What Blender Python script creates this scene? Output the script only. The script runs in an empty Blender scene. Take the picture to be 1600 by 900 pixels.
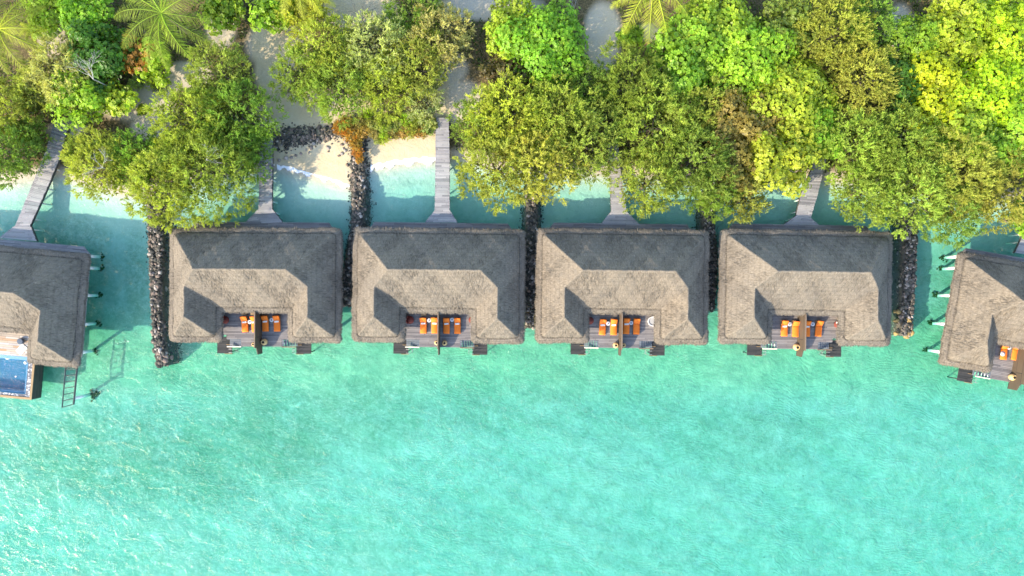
import bpy, math, random
import numpy as np
from mathutils import Vector
random.seed(7); rng = np.random.default_rng(7)
S = 12.5; CH = 86.0
scene = bpy.context.scene
COL = scene.collection
def P(px, py, z=0.0):
    f = (1 - z/CH)/S
    return Vector(((px-800)*f, (450-py)*f, z))

# ------------------------------------------------------------------ helpers
class MB:
    def __init__(s): s.v=[]; s.f=[]; s.uv=[]; s.tone=[]; s.mi=[]
    def face(s, idx, uv=None, tone=0.5, mi=0):
        s.f.append(tuple(idx)); s.uv.append(uv or [(0,0)]*len(idx)); s.tone.append(tone); s.mi.append(mi)
    def quad(s, a,b,c,d, uv=None, tone=0.5, mi=0):
        n=len(s.v); s.v += [tuple(a),tuple(b),tuple(c),tuple(d)]; s.face((n,n+1,n+2,n+3),uv,tone,mi)
    def box(s, x0,x1,y0,y1,z0,z1, tone=0.5, mat=None, planks=None, mi=0):
        """axis box; mat: function on points; UVs in metres (u = long side)"""
        c=[(x0,y0,z0),(x1,y0,z0),(x1,y1,z0),(x0,y1,z0),(x0,y0,z1),(x1,y0,z1),(x1,y1,z1),(x0,y1,z1)]
        if mat: c=[mat(p) for p in c]
        n=len(s.v); s.v+=[tuple(p) for p in c]
        for q in ((0,3,2,1),(4,5,6,7),(0,1,5,4),(1,2,6,5),(2,3,7,6),(3,0,4,7)):
            uv=[]
            for k in q:
                p=(x0,y0,z0)
                X=(x0,x1,x1,x0)[k%4]; Y=(y0,y0,y1,y1)[k%4]; Z=z0 if k<4 else z1
                if q in ((0,3,2,1),(4,5,6,7)): uv.append((X,Y))
                elif q in ((0,1,5,4),(2,3,7,6)): uv.append((X,Z))
                else: uv.append((Y,Z))
            if planks=='y': uv=[(b,a) for a,b in uv]
            s.face([n+k for k in q],uv,tone,mi)
    def prism(s, pts, z0, z1, tone=0.5, uvf=None, mi=0):
        n=len(s.v); m=len(pts)
        # force CCW
        ar=sum(pts[i][0]*pts[(i+1)%m][1]-pts[(i+1)%m][0]*pts[i][1] for i in range(m))
        if ar<0: pts=pts[::-1]
        s.v+=[(p[0],p[1],z0) for p in pts]+[(p[0],p[1],z1) for p in pts]
        uvf=uvf or (lambda x,y:(x,y))
        s.face([n+m+i for i in range(m)],[uvf(*p[:2]) for p in pts],tone,mi)
        s.face([n+i for i in range(m)][::-1],[uvf(*p[:2]) for p in pts][::-1],tone,mi)
        for i in range(m):
            j=(i+1)%m
            L=math.dist(pts[i][:2],pts[j][:2])
            s.face([n+i,n+j,n+m+j,n+m+i],[(0,z0),(L,z0),(L,z1),(0,z1)],tone,mi)
    def tube(s, path, r, seg=8, tone=0.5, cap=True, mi=0):
        path=[Vector(p) for p in path]
        rs = r if isinstance(r,(list,tuple)) else [r]*len(path)
        rings=[]
        for i,p in enumerate(path):
            d=(path[min(i+1,len(path)-1)]-path[max(i-1,0)]).normalized()
            a=d.cross(Vector((0,0,1)) if abs(d.z)<.9 else Vector((1,0,0))).normalized(); b=d.cross(a)
            n=len(s.v); rings.append(n)
            for k in range(seg):
                t=2*math.pi*k/seg
                q=p+(a*math.cos(t)+b*math.sin(t))*rs[i]; s.v.append(tuple(q))
        for i in range(len(path)-1):
            for k in range(seg):
                k2=(k+1)%seg
                s.face((rings[i]+k,rings[i+1]+k,rings[i+1]+k2,rings[i]+k2),[(k/seg,i),(k/seg,i+1),(k/seg+.1,i+1),(k/seg+.1,i)],tone,mi)
        if cap:
            s.face([rings[0]+k for k in range(seg)],None,tone,mi); s.face([rings[-1]+k for k in range(seg)][::-1],None,tone,mi)
    def lathe(s, prof, seg=20, tone=.5, at=(0,0,0), mi=0):
        n=len(s.v)
        for (r,z) in prof:
            for k in range(seg):
                t=2*math.pi*k/seg; s.v.append((at[0]+r*math.cos(t),at[1]+r*math.sin(t),at[2]+z))
        for i in range(len(prof)-1):
            for k in range(seg):
                k2=(k+1)%seg
                s.face((n+i*seg+k,n+i*seg+k2,n+(i+1)*seg+k2,n+(i+1)*seg+k),None,tone,mi)
        s.face([n+k for k in range(seg)][::-1],None,tone,mi)
        m=n+(len(prof)-1)*seg; s.face([m+k for k in range(seg)],None,tone,mi)
    def mesh(s, name, mats, smooth=False):
        me=bpy.data.meshes.new(name); me.from_pydata(s.v,[],s.f)
        uvl=me.uv_layers.new(name='UVMap')
        flat=[c for u in s.uv for p in u for c in p]
        uvl.data.foreach_set('uv',flat)
        at=me.attributes.new('tone','FLOAT','FACE'); at.data.foreach_set('value',s.tone)
        for m in (mats if isinstance(mats,(list,tuple)) else [mats]): me.materials.append(m)
        me.polygons.foreach_set('material_index',s.mi)
        if smooth: me.polygons.foreach_set('use_smooth',[True]*len(s.f))
        me.update(); return me

def obj(name, me, parent=None, loc=None, rz=0):
    o=bpy.data.objects.new(name,me); COL.objects.link(o)
    if parent: o.parent=parent
    if loc is not None: o.location=loc
    if rz: o.rotation_euler=(0,0,rz)
    return o
def tag(o,label=None,cat=None,group=None,kind=None):
    if label:
        if not 4<=len(label.split())<=16: print('BADLABEL',len(label.split()),label)
        o['label']=label
    if cat: o['category']=cat
    if group: o['group']=group
    if kind: o['kind']=kind
    return o
def copy_tree(o,parent=None):
    c=o.copy(); COL.objects.link(c)
    if parent: c.parent=parent
    for ch in o.children: copy_tree(ch,c)
    return c

# ------------------------------------------------------------------ materials
def newmat(name):
    m=bpy.data.materials.new(name); m.use_nodes=True; nt=m.node_tree; nt.nodes.clear()
    out=nt.nodes.new('ShaderNodeOutputMaterial'); return m,nt,out
class N:
    def __init__(s,nt): s.nt=nt
    def n(s,t,**k):
        x=s.nt.nodes.new('ShaderNode'+t)
        for a,b in k.items():
            if a.startswith('i_'): x.inputs[a[2:].replace('_',' ')].default_value=b
            else: setattr(x,a,b)
        return x
    def l(s,a,b): s.nt.links.new(a,b)
    def noise(s,vec,scale,detail=3,rough=.55,dist=0):
        x=s.n('TexNoise'); x.inputs['Scale'].default_value=scale; x.inputs['Detail'].default_value=detail
        x.inputs['Roughness'].default_value=rough; x.inputs['Distortion'].default_value=dist
        if vec is not None: s.l(vec,x.inputs['Vector'])
        return x.outputs['Fac']
    def map(s,vec,sc=(1,1,1),rot=(0,0,0),loc=(0,0,0)):
        x=s.n('Mapping'); x.inputs['Scale'].default_value=sc; x.inputs['Rotation'].default_value=rot; x.inputs['Location'].default_value=loc
        s.l(vec,x.inputs['Vector']); return x.outputs['Vector']
    def ramp(s,fac,stops,interp='LINEAR'):
        x=s.n('ValToRGB'); cr=x.color_ramp; cr.interpolation=interp
        while len(cr.elements)<len(stops): cr.elements.new(.5)
        for e,(p,c) in zip(cr.elements,stops):
            e.position=p; e.color=(c[0],c[1],c[2],1) if not isinstance(c,(int,float)) else (c,c,c,1)
        s.l(fac,x.inputs['Fac']); return x.outputs['Color']
    def mix(s,f,a,b,mode='MIX'):
        x=s.n('Mix',data_type='RGBA',blend_type=mode)
        for v,i in ((f,0),(a,6),(b,7)):
            if isinstance(v,(int,float)): x.inputs[i].default_value=v
            elif isinstance(v,tuple): x.inputs[i].default_value=(*v[:3],1)
            else: s.l(v,x.inputs[i])
        return x.outputs[2]
    def math(s,op,a,b=0.0,c=None,clamp=False):
        x=s.n('Math',operation=op); x.use_clamp=clamp
        for i,v in enumerate((a,b) if c is None else (a,b,c)):
            if isinstance(v,(int,float)): x.inputs[i].default_value=v
            else: s.l(v,x.inputs[i])
        return x.outputs[0]
    def bump(s,h,dist=.05,strength=1,normal=None):
        x=s.n('Bump'); x.inputs['Distance'].default_value=dist; x.inputs['Strength'].default_value=strength
        s.l(h,x.inputs['Height'])
        if normal is not None: s.l(normal,x.inputs['Normal'])
        return x.outputs['Normal']
    def bsdf(s,col,rough=.8,normal=None,spec=.3,metal=0):
        x=s.n('BsdfPrincipled')
        if isinstance(col,tuple): x.inputs['Base Color'].default_value=(*col[:3],1)
        else: s.l(col,x.inputs['Base Color'])
        if isinstance(rough,(int,float)): x.inputs['Roughness'].default_value=rough
        else: s.l(rough,x.inputs['Roughness'])
        x.inputs['Specular IOR Level'].default_value=spec; x.inputs['Metallic'].default_value=metal
        if normal is not None: s.l(normal,x.inputs['Normal'])
        return x.outputs[0]
def attr(g,name,out='Fac',t='GEOMETRY'):
    x=g.n('Attribute',attribute_name=name,attribute_type=t); return x.outputs[out]
def pos(g): return g.n('NewGeometry').outputs['Position']
def simple(name,col,rough=.7,var=.12,scale=3,spec=.3,metal=0,bump=.0):
    m,nt,out=newmat(name); g=N(nt)
    tc=g.n('TexCoord').outputs['Object']
    f=g.noise(tc,scale,4)
    c=g.mix(f,tuple(x*(1-var*1.5) for x in col),tuple(min(1,x*(1+var*1.5)) for x in col))
    nrm=g.bump(g.noise(tc,scale*6,3),bump,1) if bump else None
    g.l(g.bsdf(c,rough,nrm,spec,metal),out.inputs[0]); return m

def mat_thatch():
    m,nt,out=newmat('thatch'); g=N(nt)
    uv=g.n('UVMap').outputs[0]; p=pos(g); oi=g.n('ObjectInfo').outputs['Random']
    straw=g.noise(g.map(uv,(17,2.6,1)),1.0,3,.6)
    straw2=g.noise(g.map(uv,(5,.9,1)),1.0,3,.6)
    clump=g.noise(g.map(uv,(5,5,1)),1.0,4,.65)
    layer=g.noise(g.map(uv,(.25,2.3,1)),1.0,2,.5)
    blot=g.noise(p,.35,4,.55,.4)
    c=g.ramp(g.math('ADD',g.math('MULTIPLY',straw,.6),g.math('MULTIPLY',clump,.4)),
      [(.28,(.085,.072,.055)),(.46,(.152,.129,.099)),(.58,(.215,.183,.142)),(.76,(.32,.278,.222))])
    c=g.mix(g.math('MULTIPLY',g.ramp(blot,[(.35,0.),(.65,1.)]),.35),c,(.13,.117,.098))
    c=g.mix(g.math('MULTIPLY',g.ramp(g.noise(p,2.6,3,.7),[(.60,0.),(.72,1.)]),.30),c,(.06,.052,.042))
    c=g.mix(g.math('MULTIPLY',oi,.45),c,g.mix(1,c,(1.16,1.03,.88),'MULTIPLY'))
    c=g.mix(g.math('MULTIPLY',g.ramp(g.noise(p,.8,4,.6),[(.55,0.),(.7,1.)]),.3),c,(.10,.095,.085))
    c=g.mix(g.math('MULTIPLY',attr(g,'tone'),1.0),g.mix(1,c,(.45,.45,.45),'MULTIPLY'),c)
    h=g.math('ADD',g.math('MULTIPLY',straw,.5),g.math('ADD',g.math('MULTIPLY',clump,.6),g.math('MULTIPLY',straw2,.4)))
    h=g.math('ADD',h,g.math('MULTIPLY',layer,.5))
    sx=g.n('SeparateXYZ'); g.l(uv,sx.inputs[0]); rw=g.math('FRACT',g.math('ADD',g.math('MULTIPLY',sx.outputs[1],2.1),g.math('MULTIPLY',clump,.35)))
    c=g.mix(g.math('MULTIPLY',g.math('GREATER_THAN',rw,.82),.22),c,g.mix(1,c,(.6,.6,.6),'MULTIPLY')); h=g.math('ADD',h,g.math('MULTIPLY',rw,.25))
    nrm=g.bump(h,.10,1)
    g.l(g.bsdf(c,.9,nrm,.12),out.inputs[0]); return m
def mat_planks(name,cols,pw=.14,gap=.012,nlong=.35,spec=.25,seg=3.2):
    m,nt,out=newmat(name); g=N(nt)
    uv=g.n('UVMap').outputs[0]; sx=g.n('SeparateXYZ'); g.l(uv,sx.inputs[0])
    v=g.math('DIVIDE',sx.outputs[1],pw); row=g.math('FLOOR',v); fr=g.math('SUBTRACT',v,row)
    wn=g.n('TexWhiteNoise',noise_dimensions='1D'); g.l(row,wn.inputs['W'])
    u=g.math('ADD',g.math('DIVIDE',sx.outputs[0],seg),g.math('MULTIPLY',wn.outputs[0],7.3))
    cell=g.math('FLOOR',u); fu=g.math('SUBTRACT',u,cell)
    cb=g.n('CombineXYZ'); g.l(row,cb.inputs[0]); g.l(cell,cb.inputs[1])
    wn2=g.n('TexWhiteNoise',noise_dimensions='2D'); g.l(cb.outputs[0],wn2.inputs['Vector'])
    c=g.ramp(wn2.outputs[0],[(i/(len(cols)-1),k) for i,k in enumerate(cols)])
    cb2=g.n('CombineXYZ'); g.l(g.math('MULTIPLY',sx.outputs[0],1.2),cb2.inputs[0]); g.l(g.math('MULTIPLY',sx.outputs[1],14),cb2.inputs[1])
    grain=g.noise(cb2.outputs[0],1,4,.6)
    c=g.mix(g.math('MULTIPLY',grain,.5),c,g.mix(1,c,(.45,.45,.47),'MULTIPLY'))
    big=g.noise(pos(g),.9,3)
    c=g.mix(g.math('MULTIPLY',g.ramp(big,[(.4,0.),(.7,1.)]),.35),c,g.mix(1,c,(.62,.60,.60),'MULTIPLY'))
    gp=g.math('MAXIMUM',g.math('LESS_THAN',fr,gap/pw*1.4),g.math('LESS_THAN',fu,.006))
    c=g.mix(gp,c,(.02,.02,.022))
    nrm=g.bump(g.math('SUBTRACT',g.math('MULTIPLY',grain,.3),gp),.01,1)
    g.l(g.bsdf(c,.75,nrm,spec),out.inputs[0]); return m
def mat_leaf(name,transl=.35,rough=.45):
    m,nt,out=newmat(name); g=N(nt)
    oc=g.n('ObjectInfo').outputs['Color']; t=attr(g,'tone')
    p=pos(g)
    hs=g.n('HueSaturation'); g.l(oc,hs.inputs['Color'])
    g.l(g.math('ADD',.475,g.math('MULTIPLY',g.noise(p,1.1,3,.6),.05)),hs.inputs['Hue'])
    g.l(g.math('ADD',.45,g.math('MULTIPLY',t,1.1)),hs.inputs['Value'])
    c=hs.outputs[0]
    c=g.mix(g.math('MULTIPLY',g.ramp(t,[(.90,0.),(1.,1.)]),.45),c,(.42,.27,.05))
    d=g.bsdf(c,rough,None,.3)
    tr=g.n('BsdfTranslucent'); g.l(g.mix(1,c,(1.25,1.3,.5),'MULTIPLY'),tr.inputs['Color'])
    mx=g.n('MixShader'); mx.inputs[0].default_value=transl; g.l(d,mx.inputs[1]); g.l(tr.outputs[0],mx.inputs[2])
    g.l(mx.outputs[0],out.inputs[0]); return m
def mat_bark(col=(.16,.13,.10)): return simple('bark',col,.9,.3,4,.1,bump=.02)
def mat_rock():
    m,nt,out=newmat('rock'); g=N(nt); p=pos(g); t=attr(g,'tone')
    c=g.ramp(t,[(0,(.03,.03,.027)),(.35,(.07,.066,.056)),(.65,(.125,.108,.085)),(.85,(.22,.16,.125)),(1,(.44,.39,.34))])
    c=g.mix(g.math('MULTIPLY',g.ramp(g.noise(p,3.5,4,.7),[(.45,0.),(.65,1.)]),.5),c,(.05,.055,.035))
    nrm=g.bump(g.noise(p,9,4,.6),.05,1)
    g.l(g.bsdf(c,.85,nrm,.25),out.inputs[0]); return m
def mat_ground():
    m,nt,out=newmat('sand'); g=N(nt); p=pos(g)
    lit=attr(g,'litter'); grass=attr(g,'weed'); yel=attr(g,'warm')
    fine=g.noise(p,14,3,.6); mid=g.noise(p,.6,5,.6,.3)
    c=g.mix(attr(g,'under'),g.mix(attr(g,'inshore_lift'),g.mix(fine,(.40,.335,.24),(.47,.405,.295)),g.mix(fine,(.49,.475,.42),(.56,.55,.50))),g.mix(fine,(.42,.42,.39),(.49,.49,.46)))  # inshore coral sand coloured paler to lift the shaded cove water
    c=g.mix(g.ramp(mid,[(.35,0.),(.7,.5)]),c,(.45,.43,.37))
    c=g.mix(yel,c,g.mix(1,c,(1.12,1.06,.80),'MULTIPLY'))
    # leaf litter under the trees
    ln=g.noise(p,5,4,.75)
    lc=g.ramp(ln,[(.35,(.05,.045,.02)),(.55,(.13,.10,.05)),(.68,(.25,.18,.09)),(.75,(.42,.36,.26))])
    lm=g.math('MULTIPLY',lit,g.ramp(g.noise(p,1.4,4,.7),[(.28,.75),(.45,1.)]))
    c=g.mix(lm,c,lc)
    # seagrass specks and mottled weed on the bed
    sp=g.ramp(g.noise(p,4.6,4,.78),[(.60,0.),(.675,1.)])
    sp2=g.ramp(g.noise(p,1.7,5,.82),[(.52,0.),(.66,1.)])
    w1=g.math('MULTIPLY',grass,g.math('MAXIMUM',sp,g.math('MULTIPLY',sp2,.55)))
    c=g.mix(w1,c,(.05,.085,.04))
    dots=g.math('MULTIPLY',g.ramp(g.noise(p,2.9,2,.5),[(.70,0.),(.735,1.)]),g.math('MULTIPLY',attr(g,'under'),g.ramp(g.noise(p,.07,3,.6),[(.42,0.),(.58,.75)])))
    c=g.mix(dots,c,(.08,.12,.06))
    mot=g.ramp(g.noise(p,.55,6,.72,.5),[(.36,.62),(.64,0.)])
    c=g.mix(g.math('MULTIPLY',attr(g,'under'),mot),c,(.20,.27,.20))
    gr=g.ramp(g.noise(p,1.9,6,.8),[(.44,0.),(.60,1.)])
    c=g.mix(g.math('MULTIPLY',gr,g.math('ADD',g.math('MULTIPLY',attr(g,'under'),.09),g.math('MULTIPLY',grass,.42))),c,(.09,.17,.11))
    dens=g.math('MULTIPLY',grass,g.ramp(g.noise(p,.22,5,.62),[(.36,0.),(.62,.6)]))
    c=g.mix(dens,c,(.15,.24,.15))
    # sand ripples
    warp=g.n('VectorMath',operation='ADD'); g.l(p,warp.inputs[0])
    nz=g.n('TexNoise'); nz.inputs['Scale'].default_value=.16; nz.inputs['Detail'].default_value=3; g.l(p,nz.inputs['Vector'])
    vs=g.n('VectorMath',operation='SCALE'); g.l(nz.outputs['Color'],vs.inputs[0]); vs.inputs['Scale'].default_value=7; g.l(vs.outputs[0],warp.inputs[1])
    wv=g.n('TexWave',wave_type='BANDS',bands_direction='Y'); wv.inputs['Scale'].default_value=.62; wv.inputs['Distortion'].default_value=5.5
    wv.inputs['Detail'].default_value=2.5; wv.inputs['Detail Scale'].default_value=1.7; g.l(warp.outputs[0],wv.inputs['Vector'])
    rm=g.math('MULTIPLY',attr(g,'under'),g.ramp(g.noise(p,.11,3),[(.38,.25),(.6,1.)]))
    h=g.math('MULTIPLY',wv.outputs['Fac'],g.math('MULTIPLY',rm,.20))
    h=g.math('ADD',h,g.math('MULTIPLY',g.noise(p,2.2,4,.65),1.0))
    h=g.math('ADD',h,g.math('MULTIPLY',g.noise(p,9,3,.6),.12))
    nrm=g.bump(h,.11,.8)
    g.l(g.bsdf(c,.95,nrm,.1),out.inputs[0]); return m
ABS=(.27,.030,.064)
def mat_water(name='sea_water',vol=True):
    m,nt,out=newmat(name); g=N(nt); p=pos(g)
    a=g.noise(g.map(p,(1,1.0,1),(0,0,.6)),1.5,4,.62,.3)
    b=g.noise(g.map(p,(1,1.7,1),(0,0,.7)),.45,3,.55,.6)
    cc=g.noise(p,5.0,2,.6)
    h=g.math('ADD',g.math('ADD',g.math('MULTIPLY',a,.22),g.math('MULTIPLY',b,.60)),g.math('MULTIPLY',cc,.075))
    nrm=g.bump(h,1.0,1)
    gl=g.n('BsdfGlossy'); gl.inputs['Roughness'].default_value=.04; g.l(nrm,gl.inputs['Normal'])
    geo=g.n('NewGeometry'); dt=g.n('VectorMath',operation='DOT_PRODUCT'); g.l(nrm,dt.inputs[0]); g.l(geo.outputs['Incoming'],dt.inputs[1])
    cs=g.math('ABSOLUTE',dt.outputs['Value']); q=g.math('SUBTRACT',1,cs,clamp=True); q=g.math('POWER',q,5)
    fr=g.math('ADD',.022,g.math('MULTIPLY',q,.8))
    tr=g.n('BsdfTransparent')
    mx=g.n('MixShader'); g.l(fr,mx.inputs[0]); g.l(tr.outputs[0],mx.inputs[1]); g.l(gl.outputs[0],mx.inputs[2])
    g.l(mx.outputs[0],out.inputs[0])
    if vol:
        va=g.n('VolumeAbsorption'); D=max(ABS)
        va.inputs['Color'].default_value=(1-ABS[0]/D,1-ABS[1]/D,1-ABS[2]/D,1); va.inputs['Density'].default_value=D
        g.l(va.outputs[0],out.inputs['Volume'])
    return m
def mat_foam():
    m,nt,out=newmat('foam'); g=N(nt); p=pos(g)
    uv=g.n('UVMap').outputs[0]; sx=g.n('SeparateXYZ'); g.l(uv,sx.inputs[0])
    n=g.noise(p,4.5,5,.75)
    edge=g.math('SUBTRACT',1,g.math('ABSOLUTE',g.math('SUBTRACT',g.math('MULTIPLY',sx.outputs[1],2),1)))
    a=g.ramp(g.math('ADD',g.math('MULTIPLY',edge,.55),g.math('MULTIPLY',n,.8)),[(.44,0.),(.66,.97)])
    d=g.bsdf((.85,.87,.88),.6,g.bump(n,.08,1),.3)
    tr=g.n('BsdfTransparent'); mx=g.n('MixShader'); g.l(a,mx.inputs[0]); g.l(tr.outputs[0],mx.inputs[1]); g.l(d,mx.inputs[2])
    g.l(mx.outputs[0],out.inputs[0]); return m

THATCH=mat_thatch()
GREYP=mat_planks('weathered_planks',[(.20,.195,.20),(.30,.29,.29),(.38,.365,.355),(.26,.25,.26),(.44,.42,.405)])
DECKP=mat_planks('deck_planks',[(.15,.14,.14),(.22,.20,.19),(.27,.25,.235),(.19,.17,.16),(.31,.28,.26)],pw=.19)
WARMP=mat_planks('patchwork_planks',[(.40,.33,.26),(.55,.50,.44),(.45,.27,.13),(.62,.58,.52),(.36,.32,.28),(.50,.40,.28)],pw=.26,seg=2.3)
DARKP=mat_planks('dark_planks',[(.03,.032,.03),(.05,.05,.048),(.075,.07,.065)],pw=.12)
WALLP=simple('wall_panel',(.17,.125,.085),.75,.25,2)
PARTW=mat_planks('partition_wood',[(.085,.062,.042),(.105,.078,.052),(.09,.068,.047)],pw=1.0,gap=.03,seg=9)
HOUSEW=simple('house_wall',(.32,.24,.17),.8,.2,2)
GLASS=simple('dark_glass',(.03,.04,.045),.1,.1,2,.6)
ORANGE=simple('orange_fabric',(.80,.185,.02),.85,.10,8)
ORANGE2=simple('tan_frame_wood',(.30,.16,.07),.6,.2,5)
TOWEL=simple('towel_cloth',(.82,.76,.66),.95,.06,10,bump=.01)
REDF=simple('red_weave',(.20,.045,.03),.8,.25,14,bump=.01)
WHITE=simple('white_paint',(.78,.77,.74),.6,.06,3)
CONC=simple('white_concrete',(.72,.70,.65),.8,.15,2)
GREYM=simple('grey_table',(.36,.36,.36),.6,.1,6)
URN=simple('clay_urn',(.55,.37,.16),.6,.2,7)
BLACK=simple('matt_black',(.012,.011,.010),.9,.1,3)
CREAM=simple('cream_board',(.68,.60,.46),.7,.15,4)
STEEL=simple('steel_tube',(.45,.42,.38),.4,.1,4,.5,.7)
DARKW=simple('dark_timber',(.075,.072,.065),.8,.3,4)
FRAMEW=simple('brown_frame',(.30,.20,.10),.7,.2,4)
POOLT=mat_planks('pool_tiles',[(.006,.14,.27),(.010,.17,.32),(.008,.155,.295)],pw=.3,gap=.006,seg=.3)
POOLE=simple('pool_edge',(.14,.30,.42),.4,.08,5)
def mat_pebble():
    m,nt,out=newmat('pebbles'); g=N(nt); p=pos(g)
    v=g.n('TexVoronoi'); v.inputs['Scale'].default_value=4; g.l(p,v.inputs['Vector'])
    c=g.ramp(g.math('MULTIPLY',v.outputs['Distance'],1.6),[(.2,(.55,.54,.51)),(.6,(.36,.36,.36)),(.9,(.12,.12,.13))])
    g.l(g.bsdf(c,.7,g.bump(v.outputs['Distance'],-.08,1)),out.inputs[0]); return m
PEB=mat_pebble()
GOLD=simple('sunlit_gold_rock',(.30,.21,.085),.9,.35,6,.1,bump=.04); CORAL=simple('coral',(.05,.075,.03),.95,.4,5,.1,bump=.05)  # gold boulders: yellow of the low sun put into the rock colour
ROCK=mat_rock(); SAND=mat_ground(); SEA=mat_water(); FOAM=mat_foam()
POOLW=mat_water('pool_water',False)
LEAF=mat_leaf('feathery_leaf',.5,.6); BLEAF=mat_leaf('broad_leaf',.48,.4); BARK=mat_bark(); PALE=simple('bleached_wood',(.36,.35,.31),.8,.15,5)

# ------------------------------------------------------------------ terrain
SH=[(-4000,290),(-60,285),(20,284),(55,276),(85,272),(120,282),(190,300),(255,302),(300,280),(395,258),(430,260),(480,273),(548,291),(556,275),(580,262),(620,256),(680,249),(720,246),(770,258),(850,268),(960,270),(1090,278),(1250,275),(1400,290),(1500,305),(1600,312),(1700,312),(6000,310)]
SX=np.array([a for a,b in SH],float); SY=np.array([b for a,b in SH],float)
SCL=[(-4000,5),(30,5),(60,5.0),(220,6.0),(262,6),(400,4.2),(548,4.6),(600,3.8),(700,3.5),(1600,3.2),(6000,3.2)]
def sm(x,a,b):
    t=np.clip((x-a)/(b-a),0,1); return t*t*(3-2*t)
def terrain(x,y):
    px=x*S+800; py=450-y*S
    sh=np.interp(px,SX,SY); L=np.interp(px,[a for a,b in SCL],[b for a,b in SCL])
    d=(py-sh)/S
    w=np.where(d>0,-1.75*(1-np.exp(-np.maximum(d,0)/L))-.10*np.minimum(np.maximum(d,0),1),0)
    w-=.12*sm(d,25,60)
    l=np.where(d<=0,.13*np.minimum(-d,5)+.02*np.clip(-d-5,0,30),0)
    n=.10*np.sin(x*.31+1.3*np.sin(y*.23))*np.sin(y*.37+.9*np.sin(x*.17))+.05*np.sin(x*.9+y*.6)*np.sin(y*1.1-x*.3)
    return w+l+n*np.where(d>3,1,.25)+0*x, d
def axis(lo,hi,step,far):
    a=list(np.arange(lo,hi+.001,step)); e=[];s=step;v=hi
    while v<far: s*=1.5; v+=s; e.append(v)
    f=[];s=step;v=lo
    while v>-far: s*=1.5; v-=s; f.append(v)
    return np.array(f[::-1]+a+e)
xs=axis(-74,74,.42,4000); ys=axis(-44,44,.42,4000)
X,Y=np.meshgrid(xs,ys); Z,D=terrain(X,Y)
PX=X*S+800; PY=450-Y*S
# bare sand clearings (true-scale px): centre, radii
CLEAR=[(440,75,48,40,0),(500,170,95,24,0),(430,115,28,40,0),(245,140,36,18,.5),(215,168,60,22,.5),(295,120,40,20,.5),(715,160,40,32,.3),(700,110,30,25,0),(940,60,28,50,0),(935,100,20,20,0),(1400,55,22,40,0),(560,20,60,30,0),(90,65,22,26,0),(110,205,30,14,0),(350,50,22,28,0),(240,200,30,20,0),(765,15,80,20,0),(1010,55,22,12,0),(1480,92,20,10,0)]
clr=np.zeros_like(X)
for cx,cy,rx,ry,_ in CLEAR:
    q=((PX-cx)/rx)**2+((PY-cy)/ry)**2
    clr=np.maximum(clr,1-sm(q,.7,1.5))
beach=sm(PX,395,420)*(1-sm(PX,686,700))*sm(PY,170,185)
litter=np.clip(sm(-D,.6,1.6)-clr-beach,0,1)
weed=np.zeros_like(X)
for cx,cy,rx,ry,a in [(110,370,60,40,.75),(205,440,24,90,.85),(160,520,60,70,.35),(250,585,30,30,.6),(200,720,230,90,1.),(410,690,120,100,1.),(300,760,120,60,.9),(560,650,120,70,.8),(760,640,140,60,.6),(620,830,300,50,.25),(1180,690,170,60,.55),(1000,650,160,60,.45),(1420,510,60,60,.5),(1480,560,80,50,.35),(20,690,120,60,.5),(350,610,110,40,.5),(625,280,50,14,.5),(840,620,110,60,.4),(500,330,60,20,.2)]:
    q=((PX-cx)/rx)**2+((PY-cy)/ry)**2; weed=np.maximum(weed,a*(1-sm(q,.1,1.3)))
weed=np.where(D>.8,np.maximum(weed,.10),0)
warm=(1-sm(np.abs(PY-560),20,90))*.9+sm(-D,0,1)*.6*(PX>395)*(PX<700)
nx=len(xs); ny=len(ys)
idx=np.arange(nx*ny).reshape(ny,nx)
F=np.stack([idx[:-1,:-1],idx[:-1,1:],idx[1:,1:],idx[1:,:-1]],-1).reshape(-1,4)
def npmesh(name,V,F,mats,attrs=None,tone=None,smooth=False,uv=None):
    me=bpy.data.meshes.new(name); me.vertices.add(len(V)); me.vertices.foreach_set('co',np.asarray(V,np.float32).ravel())
    k=F.shape[1]; me.loops.add(F.size); me.loops.foreach_set('vertex_index',F.astype(np.int32).ravel())
    me.polygons.add(len(F)); me.polygons.foreach_set('loop_start',np.arange(0,F.size,k,dtype=np.int32))
    me.polygons.foreach_set('loop_total',np.full(len(F),k,np.int32))
    if uv is not None:
        l=me.uv_layers.new(name='UVMap'); l.data.foreach_set('uv',np.asarray(uv,np.float32).ravel())
    for n_,a in (attrs or {}).items():
        at=me.attributes.new(n_,'FLOAT','POINT'); at.data.foreach_set('value',np.asarray(a,np.float32).ravel())
    if tone is not None:
        at=me.attributes.new('tone','FLOAT','FACE'); at.data.foreach_set('value',np.asarray(tone,np.float32).ravel())
    me.materials.append(mats)
    if smooth: me.polygons.foreach_set('use_smooth',np.ones(len(F),bool))
    me.update(calc_edges=True); me.validate(); return me
gm=npmesh('sandy_ground',np.stack([X,Y,Z],-1).reshape(-1,3),F,SAND,{'litter':litter,'weed':weed,'warm':warm,'under':sm(D,.8,11),'inshore_lift':sm(D,0,1.5)},smooth=True)
tag(obj('ground',gm),kind='structure')
b=MB(); E=3900; b.box(-E,E,-E,E,-12,0)
tag(obj('sea_water',b.mesh('sea_water',SEA)),kind='structure')

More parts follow.
